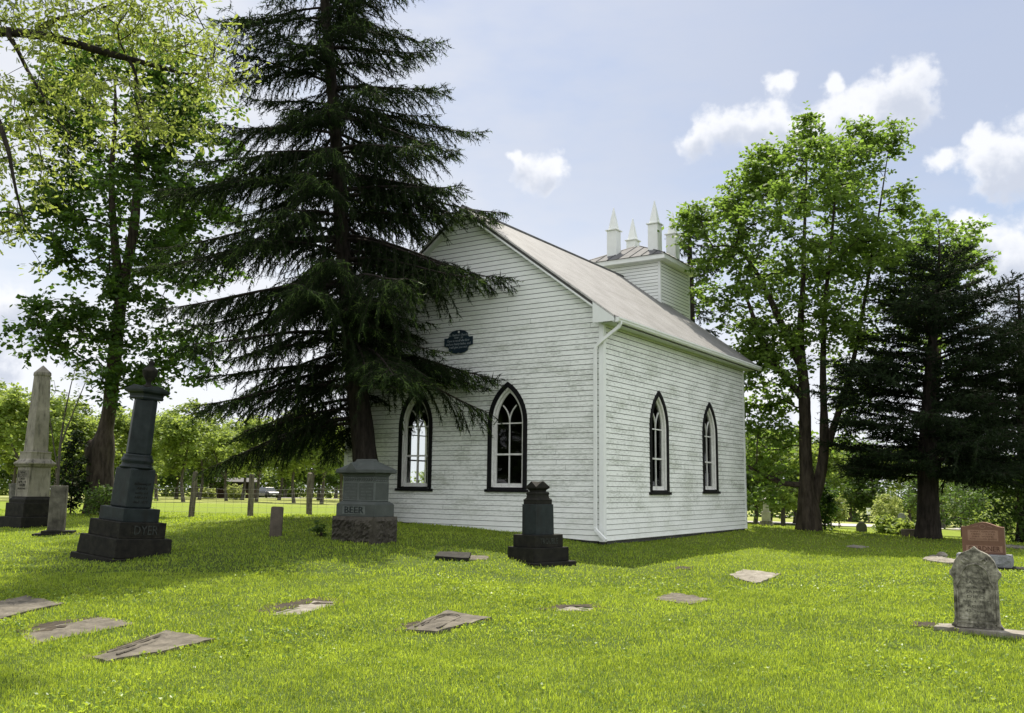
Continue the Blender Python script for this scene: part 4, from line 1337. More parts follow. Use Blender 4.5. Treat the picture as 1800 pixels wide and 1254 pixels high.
# ------------------------------------------------------------------ wire fence
FY = 36.0
fp = [(231, 908, 233, 833), (336, 908, 344, 829), (440, 909, 442.7, 834), (543, 909, 545, 832), (650, 909, 652, 834)]
fb = [at(x, y, FY) for x, y, _, _ in fp]
FN = empty('wire_fence', (fb[0][0], fb[0][1], G(fb[0][0], fb[0][1])), 0, 'woven wire fence on leaning grey wooden posts at the edge of the graveyard', 'fence')
f0 = np.array(FN.location)
tops = []
for i, (x, y, x2, y2) in enumerate(fp):
    b = np.array([fb[i][0], fb[i][1], G(fb[i][0], fb[i][1]) - 0.1])
    t = at(x2, y2, FY)
    tops.append((b, t))
    m = MB()
    rs = np.random.default_rng(i)
    m.tube([b - f0 + (t - b) * k + np.append(rs.standard_normal(2) * 0.006, 0) for k in (0, 0.25, 0.5, 0.75, 0.97, 1.0)], [0.118, 0.115, 0.112, 0.106, 0.098, 0.08], 9)
    m.build('post', M_POST, FN)
m = MB()
for k in range(7):
    zz = 0.12 + 0.18 * k
    for (b, t), (b2, t2) in zip(tops[:-1], tops[1:]):
        p, q = b + (t - b) * zz / 1.8, b2 + (t2 - b2) * zz / 1.8
        mid = (p + q) / 2 - np.array([0, 0, 0.03])
        m.tube([p - f0 - np.array([0, .12, 0]), mid - f0 - np.array([0, .12, 0]), q - f0 - np.array([0, .12, 0])], 0.004, 3)
for (b, t), (b2, t2) in zip(tops[:-1], tops[1:]):
    for j in range(1, 7):
        s = j / 7
        lo = (b * (1 - s) + b2 * s) - f0 + np.array([0, -.12, 0.2])
        m.tube([lo, lo + np.array([0, 0, 1.05])], 0.004, 3)
m.build('wire_mesh', M_WIRE, FN)

# ------------------------------------------------------------------ trees
def unit(a):
    return a / (np.linalg.norm(a, axis=-1, keepdims=True) + 1e-9)

def tubes_np(P, Q, r0, r1, n=6):
    """many frustums at once: (N,3) start/end points and radii -> vertices, quads"""
    P, Q = np.asarray(P, float), np.asarray(Q, float)
    d = unit(Q - P)
    up = np.where(np.abs(d[:, 2:3]) > 0.9, np.array([[1.0, 0, 0]]), np.array([[0, 0, 1.0]]))
    u = unit(np.cross(d, up)); w = np.cross(u, d)
    a = 2 * PI * np.arange(n) / n
    off = np.cos(a)[None, :, None] * u[:, None, :] + np.sin(a)[None, :, None] * w[:, None, :]
    A = P[:, None, :] + off * np.asarray(r0)[:, None, None]
    B = Q[:, None, :] + off * np.asarray(r1)[:, None, None]
    V = np.concatenate([A, B], 1).reshape(-1, 3)
    b = (np.arange(len(P)) * 2 * n)[:, None]
    j = np.arange(n)[None, :]
    k = (j + 1) % n
    F = np.stack([b + j, b + k, b + n + k, b + n + j], -1).reshape(-1, 4)
    return V, F

def smooth_path(pts, rad, step=0.25):
    P = np.array(pts, float); R = np.array(rad, float)
    L = np.concatenate([[0], np.cumsum(np.linalg.norm(np.diff(P, axis=0), axis=1))])
    n = max(4, int(L[-1] / step))
    s = np.linspace(0, L[-1], n + 1)
    Q = np.stack([np.interp(s, L, P[:, i]) for i in range(3)], 1)
    Rr = np.interp(s, L, R)
    k = max(1, int(0.5 / step))
    Q2 = Q.copy()
    for i in range(1, len(Q) - 1):
        h = min(k * 2, i, len(Q) - 1 - i)
        Q2[i] = Q[i - h:i + h + 1].mean(0)
    return Q2, Rr

def trunk_np(path, rad, n=14, seed=0, rough=0.06, flare=0.0):
    """tapered trunk with furrows and a root flare"""
    rs = np.random.default_rng(seed)
    P, R = path, rad
    ph = rs.random(6) * 6.28
    rings = []
    for i, p in enumerate(P):
        d = unit(P[min(i + 1, len(P) - 1)] - P[max(i - 1, 0)])
        u = unit(np.cross(d, np.array([0.0, 1.0, 0.05]))); w = np.cross(u, d)
        a = 2 * PI * np.arange(n) / n
        hgt = i * 0.2
        k = 1 + rough * (np.sin(3 * a + ph[0] + hgt * .4) + 0.7 * np.sin(5 * a + ph[1] - hgt * .3)) * 0.6 + rough * 0.5 * rs.standard_normal(n)
        if flare > 0:
            f = flare * math.exp(-i / 2.2)
            k = k * (1 + f * (0.65 + 0.6 * np.sin(5 * a + ph[2])))
        rings.append(p + (np.cos(a)[:, None] * u + np.sin(a)[:, None] * w) * (R[i] * k)[:, None])
    V = np.concatenate(rings)
    F = []
    for i in range(len(P) - 1):
        for j in range(n):
            k2 = (j + 1) % n
            F.append((i * n + j, i * n + k2, (i + 1) * n + k2, (i + 1) * n + j))
    return V, np.array(F)

def merge(parts):
    vs, fs, o = [], [], 0
    for V, F in parts:
        vs.append(V); fs.append(F + o); o += len(V)
    return np.concatenate(vs), np.concatenate(fs)

def diamond_leaves(C, dirs, L, W, rs, fold=0.25, nrm=None):
    """folded pointed leaves: C (n,3) bases, dirs (n,3) unit; two triangles each"""
    n = len(C)
    r = rs.standard_normal((n, 3)) if nrm is None else nrm + 0.55 * rs.standard_normal((n, 3))
    side = unit(np.cross(dirs, r))
    up = np.cross(side, dirs)
    L = L[:, None]; W = W[:, None]
    b = C
    t = C + dirs * L
    m = C + dirs * L * 0.42 - up * W * fold
    l = m + side * W * 0.5 + up * W * fold
    rr = m - side * W * 0.5 + up * W * fold
    V = np.stack([b, l, t, rr], 1).reshape(-1, 3)
    o = (np.arange(n) * 4)[:, None]
    F = np.concatenate([o + np.array([[0, 2, 1]]), o + np.array([[0, 3, 2]])], 1).reshape(-1, 3)
    return V, F

def lobed_leaves(C, dirs, L, rs, width=0.52):
    """oak-like leaves with shallow lobes, as fans of triangles"""
    prof = [(0.0, 0.02), (0.16, 0.17), (0.24, 0.10), (0.40, 0.30), (0.48, 0.15), (0.66, 0.33), (0.74, 0.16), (0.90, 0.18), (1.0, 0.0)]
    n = len(C)
    side = unit(np.cross(dirs, rs.standard_normal((n, 3))))
    up = np.cross(side, dirs)
    curl = rs.normal(0.0, 0.25, n)[:, None]
    k = len(prof)
    cols = []
    for (s, w) in prof:
        c = C + dirs * L[:, None] * s - up * L[:, None] * curl * s * s
        cols.append((c, c + side * L[:, None] * w * width * 1.4 + up * L[:, None] * w * 0.25, c - side * L[:, None] * w * width * 1.4 + up * L[:, None] * w * 0.25))
    V = np.stack([q for c in cols for q in c], 1).reshape(-1, 3)
    fs = []
    for i in range(k - 1):
        a = i * 3; b = a + 3
        fs += [(a, b, b + 1), (a, b + 1, a + 1), (a, a + 2, b + 2), (a, b + 2, b)]
    F = (np.arange(n) * 3 * k)[:, None, None] + np.array(fs)[None]
    return V, F.reshape(-1, 3), len(fs)

def grow(skel, parents, rads, targets, seed, step=0.35, sag=0.10, bias=0.25, up=0.12):
    """grow limbs from a skeleton of points toward leaf-cluster targets (nearest-node joining)"""
    rs = np.random.default_rng(seed)
    N = [np.array(p) for p in skel]
    PA = list(parents)
    plen = [0.0] * len(N)
    for i in range(1, len(N)):
        if PA[i] >= 0: plen[i] = plen[PA[i]]
    base = N[0]
    tg = np.asarray(targets)
    A = np.array(N); PL = np.array(plen)
    dd = np.min(np.linalg.norm(tg[:, None, :] - A[None, :, :], axis=2), axis=1)
    order = np.argsort(dd + rs.random(len(tg)) * 0.3)
    ends = []
    for t in order:
        T = tg[t]
        dv = T - A
        dist = np.linalg.norm(dv, axis=1)
        ang = dv[:, 2] / (dist + 1e-6)
        cost = dist + bias * PL + np.where(ang < -0.1, 0.5 * dist * -ang, 0)
        i = int(np.argmin(cost))
        n = max(1, int(dist[i] / step))
        p0 = A[i]
        prev = i
        newP, newL = [], []
        jit = rs.standard_normal(3) * 0.10 * dist[i]
        for k in range(1, n + 1):
            s = k / n
            q = p0 + (T - p0) * s + (jit + np.array([0, 0, up * dist[i]])) * math.sin(PI * s) * 0.6
            PA.append(prev if k == 1 else len(N) - 1)
            N.append(q)
            newP.append(q); newL.append(PL[i] + dist[i] * s)
            prev = len(N) - 1
        A = np.vstack([A, np.array(newP)]); PL = np.append(PL, newL)
        ends.append(len(N) - 1)
    return A, PA, order, ends

def limb_tubes(A, PA, nsk, tip=0.009, expo=2.3, rmax=0.2, n=6):
    cnt = np.zeros(len(A))
    hasc = np.zeros(len(A), bool)
    for i in range(len(A) - 1, nsk - 1, -1):
        if not hasc[i]: cnt[i] += tip ** expo
        p = PA[i]
        cnt[p] += cnt[i]; hasc[p] = True
    R = np.minimum(cnt ** (1 / expo), rmax)
    idx = np.arange(nsk, len(A))
    pa = np.array([PA[i] for i in idx])
    r1 = R[idx]
    r0 = np.where(pa < nsk, r1 * 1.15, np.minimum(R[pa], r1 * 1.6))
    return tubes_np(A[pa], A[idx], r0, r1, n)

def ellipsoid_pts(rs, c, r, n, shell=0.45):
    v = unit(rs.standard_normal((n, 3)))
    k = (shell + (1 - shell) * rs.random((n, 1))) ** 0.6
    return np.array(c) + v * k * np.array(r)

def leaf_crown(rs, tg, per, spread, L, W, droop=0.25, flat=0.6, lpt=6):
    """every cluster is a fan of short shoots with leaves in pairs along them"""
    k = max(2, per // lpt)
    nt = len(tg) * k
    o = np.repeat(tg, k, 0) + rs.standard_normal((nt, 3)) * spread * 0.28
    td = unit(rs.standard_normal((nt, 3)) * np.array([1, 1, flat]) + np.array([0, 0, 0.22]))
    tl = spread * rs.uniform(0.8, 2.1, nt)
    cl = np.repeat(rs.random(len(tg)), k)
    j = np.tile(np.arange(lpt), nt)
    s_ = (j + rs.random(nt * lpt)) / lpt
    O, TDr, TLr = np.repeat(o, lpt, 0), np.repeat(td, lpt, 0), np.repeat(tl, lpt)
    C = O + TDr * (TLr * s_)[:, None] - np.array([0, 0, 1.0]) * (0.25 * TLr * s_ ** 2)[:, None]
    side = unit(np.cross(TDr, np.array([0, 0, 1.0]) + 0.3 * rs.standard_normal(TDr.shape))) * np.where(j % 2 == 0, 1, -1)[:, None]
    d = unit(TDr * 0.6 + side * 0.9 + 0.35 * rs.standard_normal(TDr.shape) + np.array([0, 0, -droop * 1.6]))
    n = len(C)
    V, F = diamond_leaves(C, d, L * (0.6 + 0.6 * rs.random(n)), W * (0.6 + 0.6 * rs.random(n)), rs, 0.18, np.array([[0, 0, 1.0]]))
    rnd = np.clip(0.55 * np.repeat(cl, lpt) + 0.45 * rs.random(n), 0, 1)
    return V, F, np.repeat(rnd, 2)

def pxpath(lst, Y):
    """[(px, py, dY)] -> points"""
    return [at(x, y, Y + (q[0] if q else 0)) for x, y, *q in lst]

def deciduous(name, base_px, Y, trunks, blobs, label, cat, leafmat, barkmat, seed, leaf=(0.13, 0.11), per=26, spread=0.30, group=None, tip=0.010, flare=0.35, density=1.0, rmax=0.17, droop=0.25):
    """trunks: list of (pixel path, radii, start) ; blobs: (px, py, rx px, ry px, depth offset m, depth radius m, clusters)"""
    rs = np.random.default_rng(seed)
    b = at(base_px[0], base_px[1], Y)
    base = np.array([b[0], b[1], G(b[0], b[1]) - 0.12])
    T = empty(name, base, 0, label, cat, group)
    wood, sk, pa = [], [], []
    for ti, (path, rad) in enumerate(trunks):
        P, R = smooth_path(pxpath(path, Y), rad, 0.25)
        if ti == 0:
            P[0][2] = base[2]
        wood.append(trunk_np(P, R, 14, seed + ti, 0.05, flare if ti == 0 else 0.0))
        s0 = len(sk)
        for i, p in enumerate(P):
            sk.append(p); pa.append(s0 + i - 1 if i else (-1 if ti == 0 else 0))
    low = [i for i, p in enumerate(sk)]
    tg = []
    mpp = Y / FPX
    for (x, y, rx, ry, dy, rd, n) in blobs:
        c = at(x, y, Y + dy)
        tg.append(ellipsoid_pts(rs, c, (rx * mpp, rd, ry * mpp), max(1, int(n * density))))
    tg = np.concatenate(tg)
    A, PA, order, ends = grow(sk, pa, None, tg, seed)
    wood.append(limb_tubes(A, PA, len(sk), tip, 2.3, rmax))
    V, F = merge(wood)
    npobj('trunk', V - base, F, barkmat, T, smooth=True)
    V, F, r = leaf_crown(rs, tg, per, spread, leaf[0], leaf[1], droop, 0.42)
    npobj('crown', V - base, F, leafmat, T, r)
    return T

# maple at the left with a burl on its trunk
deciduous('maple_tree', (178, 903), 36.0,
    [([(180, 903), (177, 860), (176, 800), (177, 780), (189, 758), (192, 735), (195, 690), (203, 620), (210, 540), (222, 470), (237, 400), (242, 300), (240, 180), (236, 90)], [0.54, 0.50, 0.47, 0.45, 0.30, 0.27, 0.27, 0.26, 0.24, 0.20, 0.19, 0.14, 0.09, 0.04]),
     ([(212, 520), (206, 470), (199, 400), (195, 300), (205, 200), (200, 120)], [0.20, 0.18, 0.15, 0.11, 0.07, 0.03]),
     ([(176, 822), (168, 795), (160, 781), (157, 776)], [0.46, 0.40, 0.27, 0.16])],
    [(215, 190, 165, 150, 0, 3.4, 190), (220, 390, 150, 110, 0, 3.2, 140), (350, 420, 90, 110, 1.5, 2.2, 60), (330, 250, 110, 130, 1, 2.6, 80), (85, 400, 70, 60, -0.5, 1.8, 30), (105, 550, 66, 34, -1, 1.6, 26), (120, 590, 90, 30, -0.8, 1.6, 22), (60, 600, 50, 30, -1, 1.2, 10), (310, 600, 70, 45, 0.5, 2.0, 26), (200, 540, 60, 60, -0.8, 1.2, 22), (260, 500, 80, 50, -0.5, 1.6, 26), (215, 640, 75, 38, -1.0, 1.3, 26), (330, 640, 60, 30, 0.5, 1.5, 14), (225, 670, 70, 22, -0.6, 1.0, 12), (190, 700, 18, 30, -0.9, 0.4, 4), (100, 250, 80, 130, 0, 2.6, 60), (115, 480, 40, 26, 0, 1.5, 8)],
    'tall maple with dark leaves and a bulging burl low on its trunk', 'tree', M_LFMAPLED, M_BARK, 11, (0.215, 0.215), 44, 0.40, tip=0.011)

# two stemmed maple to the right of the church
deciduous('maple_tree', (1428, 932), 31.0,
    [([(1422, 932), (1421, 880), (1416, 830), (1415, 760), (1415, 700), (1411, 640), (1402, 600), (1411, 540), (1412, 470), (1415, 380), (1418, 300), (1419, 225)], [0.38, 0.33, 0.215, 0.205, 0.195, 0.17, 0.14, 0.10, 0.075, 0.05, 0.03, 0.012]),
     ([(1428, 890), (1438, 856), (1447, 825), (1450, 790), (1450, 755), (1447, 720), (1446, 620), (1451, 520), (1462, 420), (1470, 320), (1475, 260)], [0.20, 0.19, 0.175, 0.165, 0.155, 0.12, 0.10, 0.075, 0.055, 0.03, 0.012]),
     ([(1455, 785), (1463, 755), (1470, 737), (1480, 712), (1500, 640), (1516, 550), (1535, 440), (1552, 330), (1563, 255)], [0.15, 0.125, 0.11, 0.10, 0.08, 0.06, 0.045, 0.025, 0.012]),
     ([(1410, 700), (1385, 665), (1352, 640), (1335, 590), (1322, 545), (1303, 505)], [0.13, 0.12, 0.11, 0.09, 0.07, 0.03]),
     ([(1406, 640), (1385, 595), (1368, 560), (1349, 512), (1325, 465), (1290, 430)], [0.15, 0.13, 0.12, 0.09, 0.07, 0.03]),
     ([(1407, 853), (1375, 850), (1350, 847), (1330, 832), (1312, 815)], [0.10, 0.09, 0.08, 0.06, 0.03])],
    [(1395, 410, 165, 120, 0, 3.4, 250), (1425, 300, 105, 60, 0, 2.4, 90), (1418, 240, 12, 34, 0, 0.4, 8), (1355, 300, 50, 40, 0, 1.4, 18), (1308, 330, 40, 40, 0, 1.4, 16), (1462, 270, 30, 30, 0, 1.0, 10), (1520, 275, 36, 44, 0, 1.2, 18), (1566, 250, 18, 26, 0, 0.5, 7), (1255, 420, 58, 50, 0.5, 1.8, 36), (1205, 400, 26, 34, 0.8, 1.0, 12), (1265, 500, 50, 50, 0.5, 1.8, 26), (1560, 400, 55, 70, 0, 1.8, 40), (1500, 470, 90, 60, 0, 2.4, 60), (1330, 540, 70, 50, 0, 2.2, 34), (1540, 560, 60, 60, 0, 2.0, 34), (1390, 600, 60, 40, 0.8, 1.6, 14), (1345, 680, 36, 60, 0.5, 1.4, 18), (1350, 770, 44, 28, 0.8, 1.4, 16), (1340, 820, 40, 22, 0.5, 1.2, 12), (1590, 500, 40, 50, -0.5, 1.2, 18), (1470, 640, 40, 40, 1.0, 1.4, 8), (1275, 350, 16, 30, 0, 0.6, 8), (1332, 285, 14, 26, 0, 0.5, 7), (1386, 262, 12, 24, 0, 0.5, 6), (1418, 222, 7, 26, 0, 0.25, 5), (1495, 235, 12, 24, 0, 0.5, 6), (1528, 232, 12, 24, 0, 0.5, 6), (1573, 235, 10, 26, 0, 0.4, 6), (1596, 372, 16, 18, 0, 0.5, 6), (1590, 330, 10, 14, 0, 0.4, 4), (1225, 375, 18, 20, 0.5, 0.8, 6), (1360, 600, 50, 40, -0.5, 1.5, 16), (1325, 610, 26, 50, 0, 1.2, 12), (1375, 700, 30, 40, 0.5, 1.0, 12), (1515, 640, 36, 50, -0.5, 1.4, 16), (1500, 720, 30, 40, 1.0, 1.2, 12), (1400, 770, 26, 20, 0.8, 0.8, 6), (1430, 560, 60, 40, -1.0, 1.4, 22), (1340, 735, 36, 36, 0.2, 1.2, 16), (1372, 650, 40, 40, -0.6, 1.2, 16), (1505, 680, 40, 40, -0.6, 1.3, 18), (1330, 600, 36, 40, 0.4, 1.4, 16), (1470, 560, 50, 40, -1.2, 1.2, 18), (1340, 870, 30, 16, 0.8, 0.8, 6), (1480, 780, 22, 24, 1.2, 0.8, 6)],
    'spreading bright green maple with two stems right of the church', 'tree', M_LFMAPLE, M_BARK, 23, (0.155, 0.155), 42, 0.34, tip=0.010)

# smaller maple whose crown shows above the cedar
deciduous('maple_tree', (1640, 950), 38.0,
    [([(1640, 945), (1640, 850), (1644, 700), (1650, 600), (1653, 500), (1650, 400)], [0.26, 0.22, 0.18, 0.13, 0.09, 0.03])],
    [(1650, 450, 58, 60, 0, 1.8, 46), (1640, 395, 20, 24, 0, 0.8, 8), (1697, 420, 26, 40, 0, 1.0, 14), (1690, 480, 40, 40, -2.2, 1.4, 22), (1612, 520, 40, 40, 0, 1.4, 18), (1660, 570, 60, 40, -2.2, 1.6, 14), (1640, 640, 60, 40, -3.5, 1.2, 8)],
    'young maple with its leafy top rising above the dark cedar', 'tree', M_LFMAPLE, M_BARK, 31, (0.20, 0.20), 46, 0.36)

# ------------------------------------------------------------------ conifers
def conifer(name, trunk_path, trunk_rad, rfun, zlo, ztop, nbr, label, barkmat, needlemat, seed, base, branchlet=0.14, hang=0.7, tipmat=None, slope=None, per=5, ndl=(0.075, 0.018), twig_step=0.085, twig_len=0.20, lfun=None, group=None, cat='tree', blen=0.30, whorl=0.5, extra=()):
    rs = np.random.default_rng(seed)
    T = empty(name, base, 0, label, cat, group)
    P, R = smooth_path(trunk_path, trunk_rad, 0.3)
    wood = [trunk_np(P, R, 12, seed, 0.06, 0.45)]
    tp, tq, tr0, tr1 = [], [], [], []
    TP, TD, TL, TS = [], [], [], []          # twigs
    nwh = max(4, int((ztop - zlo) / whorl))
    for b in range(nbr + len(extra)):
        if b < nbr:
            f = (b + rs.random()) / nbr
            f = (math.floor(f ** 1.12 * nwh) + 0.5 + rs.normal(0, 0.16)) / nwh
            z = zlo + (ztop - zlo) * f
            az = b * 2.39996 + rs.normal(0, 0.35)
            if lfun: z += lfun(z, az)
        else:
            z, az, _ = extra[b - nbr]
            f = (z - zlo) / (ztop - zlo)
        if f < 0: continue
        x = np.interp(z, P[:, 2], P[:, 0]); y = np.interp(z, P[:, 2], P[:, 1])
        r = rfun(z, az) * rs.uniform(0.62, 1.12) if b < nbr else extra[b - nbr][2]
        if r < 0.15: continue
        h = np.array([math.cos(az), math.sin(az), 0])
        sd = np.array([-h[1], h[0], 0])
        s0, s1, s2 = slope(f) if slope else (0, -0.3, 0.15)
        s0 += rs.normal(0, 0.07)
        ns = 11
        S = np.linspace(0, 1, ns)
        bend = rs.normal(0, 0.10)
        pts = np.array([x, y, z]) + h * (r * S)[:, None] + np.array([0, 0, 1.0]) * (r * (s0 * S + s1 * S ** 2 + s2 * S ** 4))[:, None] + sd * (bend * r * S ** 2)[:, None]
        rb = 0.012 + 0.011 * r
        rad = rb * (1 - 0.88 * S)
        for i in range(ns - 1):
            tp.append(pts[i]); tq.append(pts[i + 1]); tr0.append(rad[i]); tr1.append(rad[i + 1])
        # branchlets
        nb = int(r / branchlet * rs.uniform(0.62, 1.2))
        bl = blen * rs.uniform(0.6, 1.45)
        hg = hang * rs.uniform(0.5, 1.5)
        for k in range(nb):
            s = 0.14 + 0.86 * (k + rs.random()) / nb
            for sg in (-1, 1):
                if rs.random() < 0.10: continue
                ss = min(0.995, s + rs.normal(0, 0.01))
                i = min(ns - 2, int(ss * (ns - 1))); t = ss * (ns - 1) - i
                o = pts[i] * (1 - t) + pts[i + 1] * t
                fd = unit(pts[i + 1] - pts[i])
                ll = (bl * r * (1.05 - ss) ** 0.8 * (0.35 + min(1, ss * 2.2)) + 0.16) * rs.uniform(0.55, 1.15)
                d = unit(fd * 0.75 + sd * sg * rs.uniform(0.5, 1.1) + np.array([0, 0, rs.normal(-0.25 * hg, 0.18)]))
                m = max(2, int(ll / twig_step))
                q = o.copy()
                dd = d.copy()
                seg = ll / m
                for j in range(m):
                    q2 = q + dd * seg
                    tp.append(q); tq.append(q2); tr0.append(0.006); tr1.append(0.005)
                    for _ in range(2):
                        a = rs.normal(0, 1, 3)
                        td = unit(dd * 0.65 + a * 0.42 + np.array([0, 0, -hg * rs.uniform(0.2, 1.3)]))
                        TP.append(q + dd * seg * rs.random()); TD.append(td); TL.append(twig_len * rs.uniform(0.5, 1.3)); TS.append(ss)
                    q = q2
                    dd = unit(dd + np.array([0, 0, -0.10 * hg]))
                TP.append(q); TD.append(dd); TL.append(twig_len * 0.9); TS.append(1.2)
    V, F = tubes_np(tp, tq, tr0, tr1, 4)
    wood.append((V, F))
    V, F = merge(wood)
    base = np.array(base)
    npobj('trunk', V - base, F, barkmat, T, smooth=True)
    TP, TD, TL, TS = np.array(TP), np.array(TD), np.array(TL), np.array(TS)
    def needles(sel, mat_, nm):
        p, d, l = TP[sel], TD[sel], TL[sel]
        n = len(p)
        if n == 0: return
        vs = []
        u = unit(np.cross(d, rs.standard_normal((n, 3))))
        w0 = ndl[1] * 0.9
        vs.append(np.stack([p - u * w0, p + u * w0, p + d * l[:, None]], 1))
        for j in range(per):
            s = (j + rs.random(n)) / per
            o = p + d * (l * s)[:, None]
            rr = unit(np.cross(d, rs.standard_normal((n, 3))))
            nd = unit(d * 0.75 + rr * 0.85)
            sd_ = unit(np.cross(nd, rs.standard_normal((n, 3))))
            L = ndl[0] * rs.uniform(0.6, 1.25, n)[:, None]
            vs.append(np.stack([o - sd_ * ndl[1] * 0.5, o + sd_ * ndl[1] * 0.5, o + nd * L], 1))
        Vn = np.concatenate(vs).reshape(-1, 3)
        Fn = np.arange(len(Vn)).reshape(-1, 3)
        r1 = np.tile(np.clip(rs.random(n) * 0.75 + 0.25 * (TS[sel] - 0.3), 0, 1), per + 1)
        npobj(nm, Vn - base, Fn, mat_, T, r1)
    if tipmat is not None:
        tipsel = (TS > 0.72) & (rs.random(len(TS)) < 0.24)
        needles(~tipsel, needlemat, 'crown')
        needles(tipsel, tipmat, 'fresh_growth')
    else:
        needles(np.ones(len(TS), bool), needlemat, 'crown')
    return T

SY = 24.3
sb = at(652, 917, SY)
sbase = np.array([sb[0], sb[1], G(sb[0], sb[1]) - 0.1])
spath = [np.array([sb[0], sb[1], sbase[2]])] + [at(x, y, SY) for x, y in ((646, 850), (638, 780), (618, 600), (600, 400), (588, 200), (571, 0), (556, -200), (546, -400), (540, -560))]
def sprad(z, az):
    r = float(np.interp(z, [1.5, 3.0, 4.0, 6.0, 8.5, 11, 13, 16, 19, 22, 24.5], [2.6, 3.5, 4.4, 4.75, 4.5, 4.0, 3.2, 2.5, 1.8, 1.0, 0.2]))
    west = max(0.0, -math.cos(az))
    r *= 1.0 + 0.06 * west
    if math.cos(az) > 0:        # the right side is notched above the lowest boughs
        r = min(r, float(np.interp(z, [3.5, 4.7, 5.3, 5.9, 6.7, 7.3, 8.3, 9.3, 10.3, 11.4, 12.4, 13.5, 15, 17], [3.4, 3.8, 3.2, 2.1, 2.0, 4.3, 3.7, 4.2, 3.5, 3.9, 3.5, 2.8, 2.9, 2.2])) / max(0.25, math.cos(az)))
    return r
def spslope(f):
    f = min(1, f * 1.0)
    return (0.02 + 0.45 * max(0, f - 0.35), -0.42 + 0.25 * f, 0.13 + 0.10 * f)
conifer('spruce_tree', spath, [0.42, 0.36, 0.31, 0.25, 0.20, 0.16, 0.13, 0.10, 0.06, 0.03], sprad, 2.95, spath[-1][2] - 0.1, 255,
        'huge dark spruce with drooping branches standing against the church gable', M_BARKSP, M_NDSPRUCE, 5, sbase, whorl=0.62, extra=((7.9, -0.25, 4.7), (7.7, 0.2, 4.2), (9.7, -0.1, 4.5), (9.5, -0.5, 4.4), (12.0, 0.05, 4.1), (11.8, -0.4, 3.9), (14.4, -0.1, 3.2), (16.2, 0.1, 2.9), (5.2, -0.15, 4.0), (4.9, -0.45, 4.1), (8.8, 3.2, 4.9), (10.9, 3.0, 4.4)), slope=spslope, hang=0.75, tipmat=M_NDTIP, lfun=lambda z, az: (1.75 * max(0.0, math.cos(az)) ** 0.6 + 0.8 * max(0.0, -math.sin(az))) * max(0.0, 1 - (z - 2.7) / 4.0))

# cedars on the right
CY = 29.0
cb = at(1632, 947, CY)
cbase = np.array([cb[0], cb[1], G(cb[0], cb[1]) - 0.1])
cpath = [np.array([cb[0], cb[1], cbase[2]])] + [at(x, y, CY) for x, y in ((1632, 880), (1630, 800), (1634, 680), (1642, 560), (1650, 470), (1652, 430))]
def cdrad(z, az):
    return float(np.interp(z, [1.3, 2.2, 3.2, 4.5, 6, 7.2, 8.5, 9.5], [2.2, 3.1, 3.2, 3.05, 2.8, 2.35, 1.5, 0.4])) * (1 + 0.28 * math.sin(2 * az + 1.7 * z))
def cdslope(f): return (0.10 + 0.45 * f, -0.12, 0.06)
conifer('cedar_tree', cpath, [0.33, 0.31, 0.28, 0.19, 0.11, 0.05, 0.03], cdrad, 1.9, cpath[-1][2] - 0.1, 120,
        'broad black green cedar with a thick furrowed trunk on the right', M_BARKSP, M_NDCEDAR, 9, cbase, branchlet=0.13, hang=0.22, slope=cdslope, per=5, ndl=(0.085, 0.026), twig_len=0.18, twig_step=0.11, blen=0.34, whorl=0.24)
CY2 = 31.5
cb2 = at(1805, 952, CY2)
cbase2 = np.array([cb2[0], cb2[1], G(cb2[0], cb2[1]) - 0.1])
cpath2 = [np.array([cb2[0], cb2[1], cbase2[2]])] + [at(x, y, CY2) for x, y in ((1803, 850), (1800, 720), (1795, 600), (1790, 500))]
conifer('cedar_tree', cpath2, [0.30, 0.27, 0.2, 0.10, 0.03], lambda z, az: float(np.interp(z, [1.5, 3, 5, 7, 8.3], [2.4, 3.0, 2.7, 1.9, 0.4])) * (1 + 0.25 * math.sin(2 * az + z)), 2.0, cpath2[-1][2] - 0.1, 95,
        'second dark cedar reaching out of the picture at the right edge', M_BARKSP, M_NDCEDAR, 19, cbase2, branchlet=0.13, hang=0.25, slope=cdslope, per=5, ndl=(0.085, 0.026), twig_len=0.18, twig_step=0.11, blen=0.34, whorl=0.24)
CY3 = 40.0
cb3 = at(1218, 930, CY3)
cbase3 = np.array([cb3[0], cb3[1], G(cb3[0], cb3[1]) - 0.1])
cpath3 = [np.array([cb3[0], cb3[1], cbase3[2]])] + [at(x, y, CY3) for x, y in ((1217, 800), (1215, 600), (1214, 500), (1212, 420), (1210, 360))]
conifer('cedar_tree', cpath3, [0.25, 0.24, 0.19, 0.15, 0.08, 0.03], lambda z, az: float(np.interp(z, [2, 7.0, 9.0, 10, 12.5, 14], [2.4, 2.4, 1.5, 0.9, 1.2, 0.2])), 2.5, cpath3[-1][2] - 0.1, 70,
        'dark conifer half hidden behind the church belfry', M_BARKSP, M_NDCEDAR, 29, cbase3, branchlet=0.16, hang=0.5, slope=lambda f: (0.15, -0.35, 0.1), per=4, ndl=(0.11, 0.035), twig_len=0.2, twig_step=0.12)

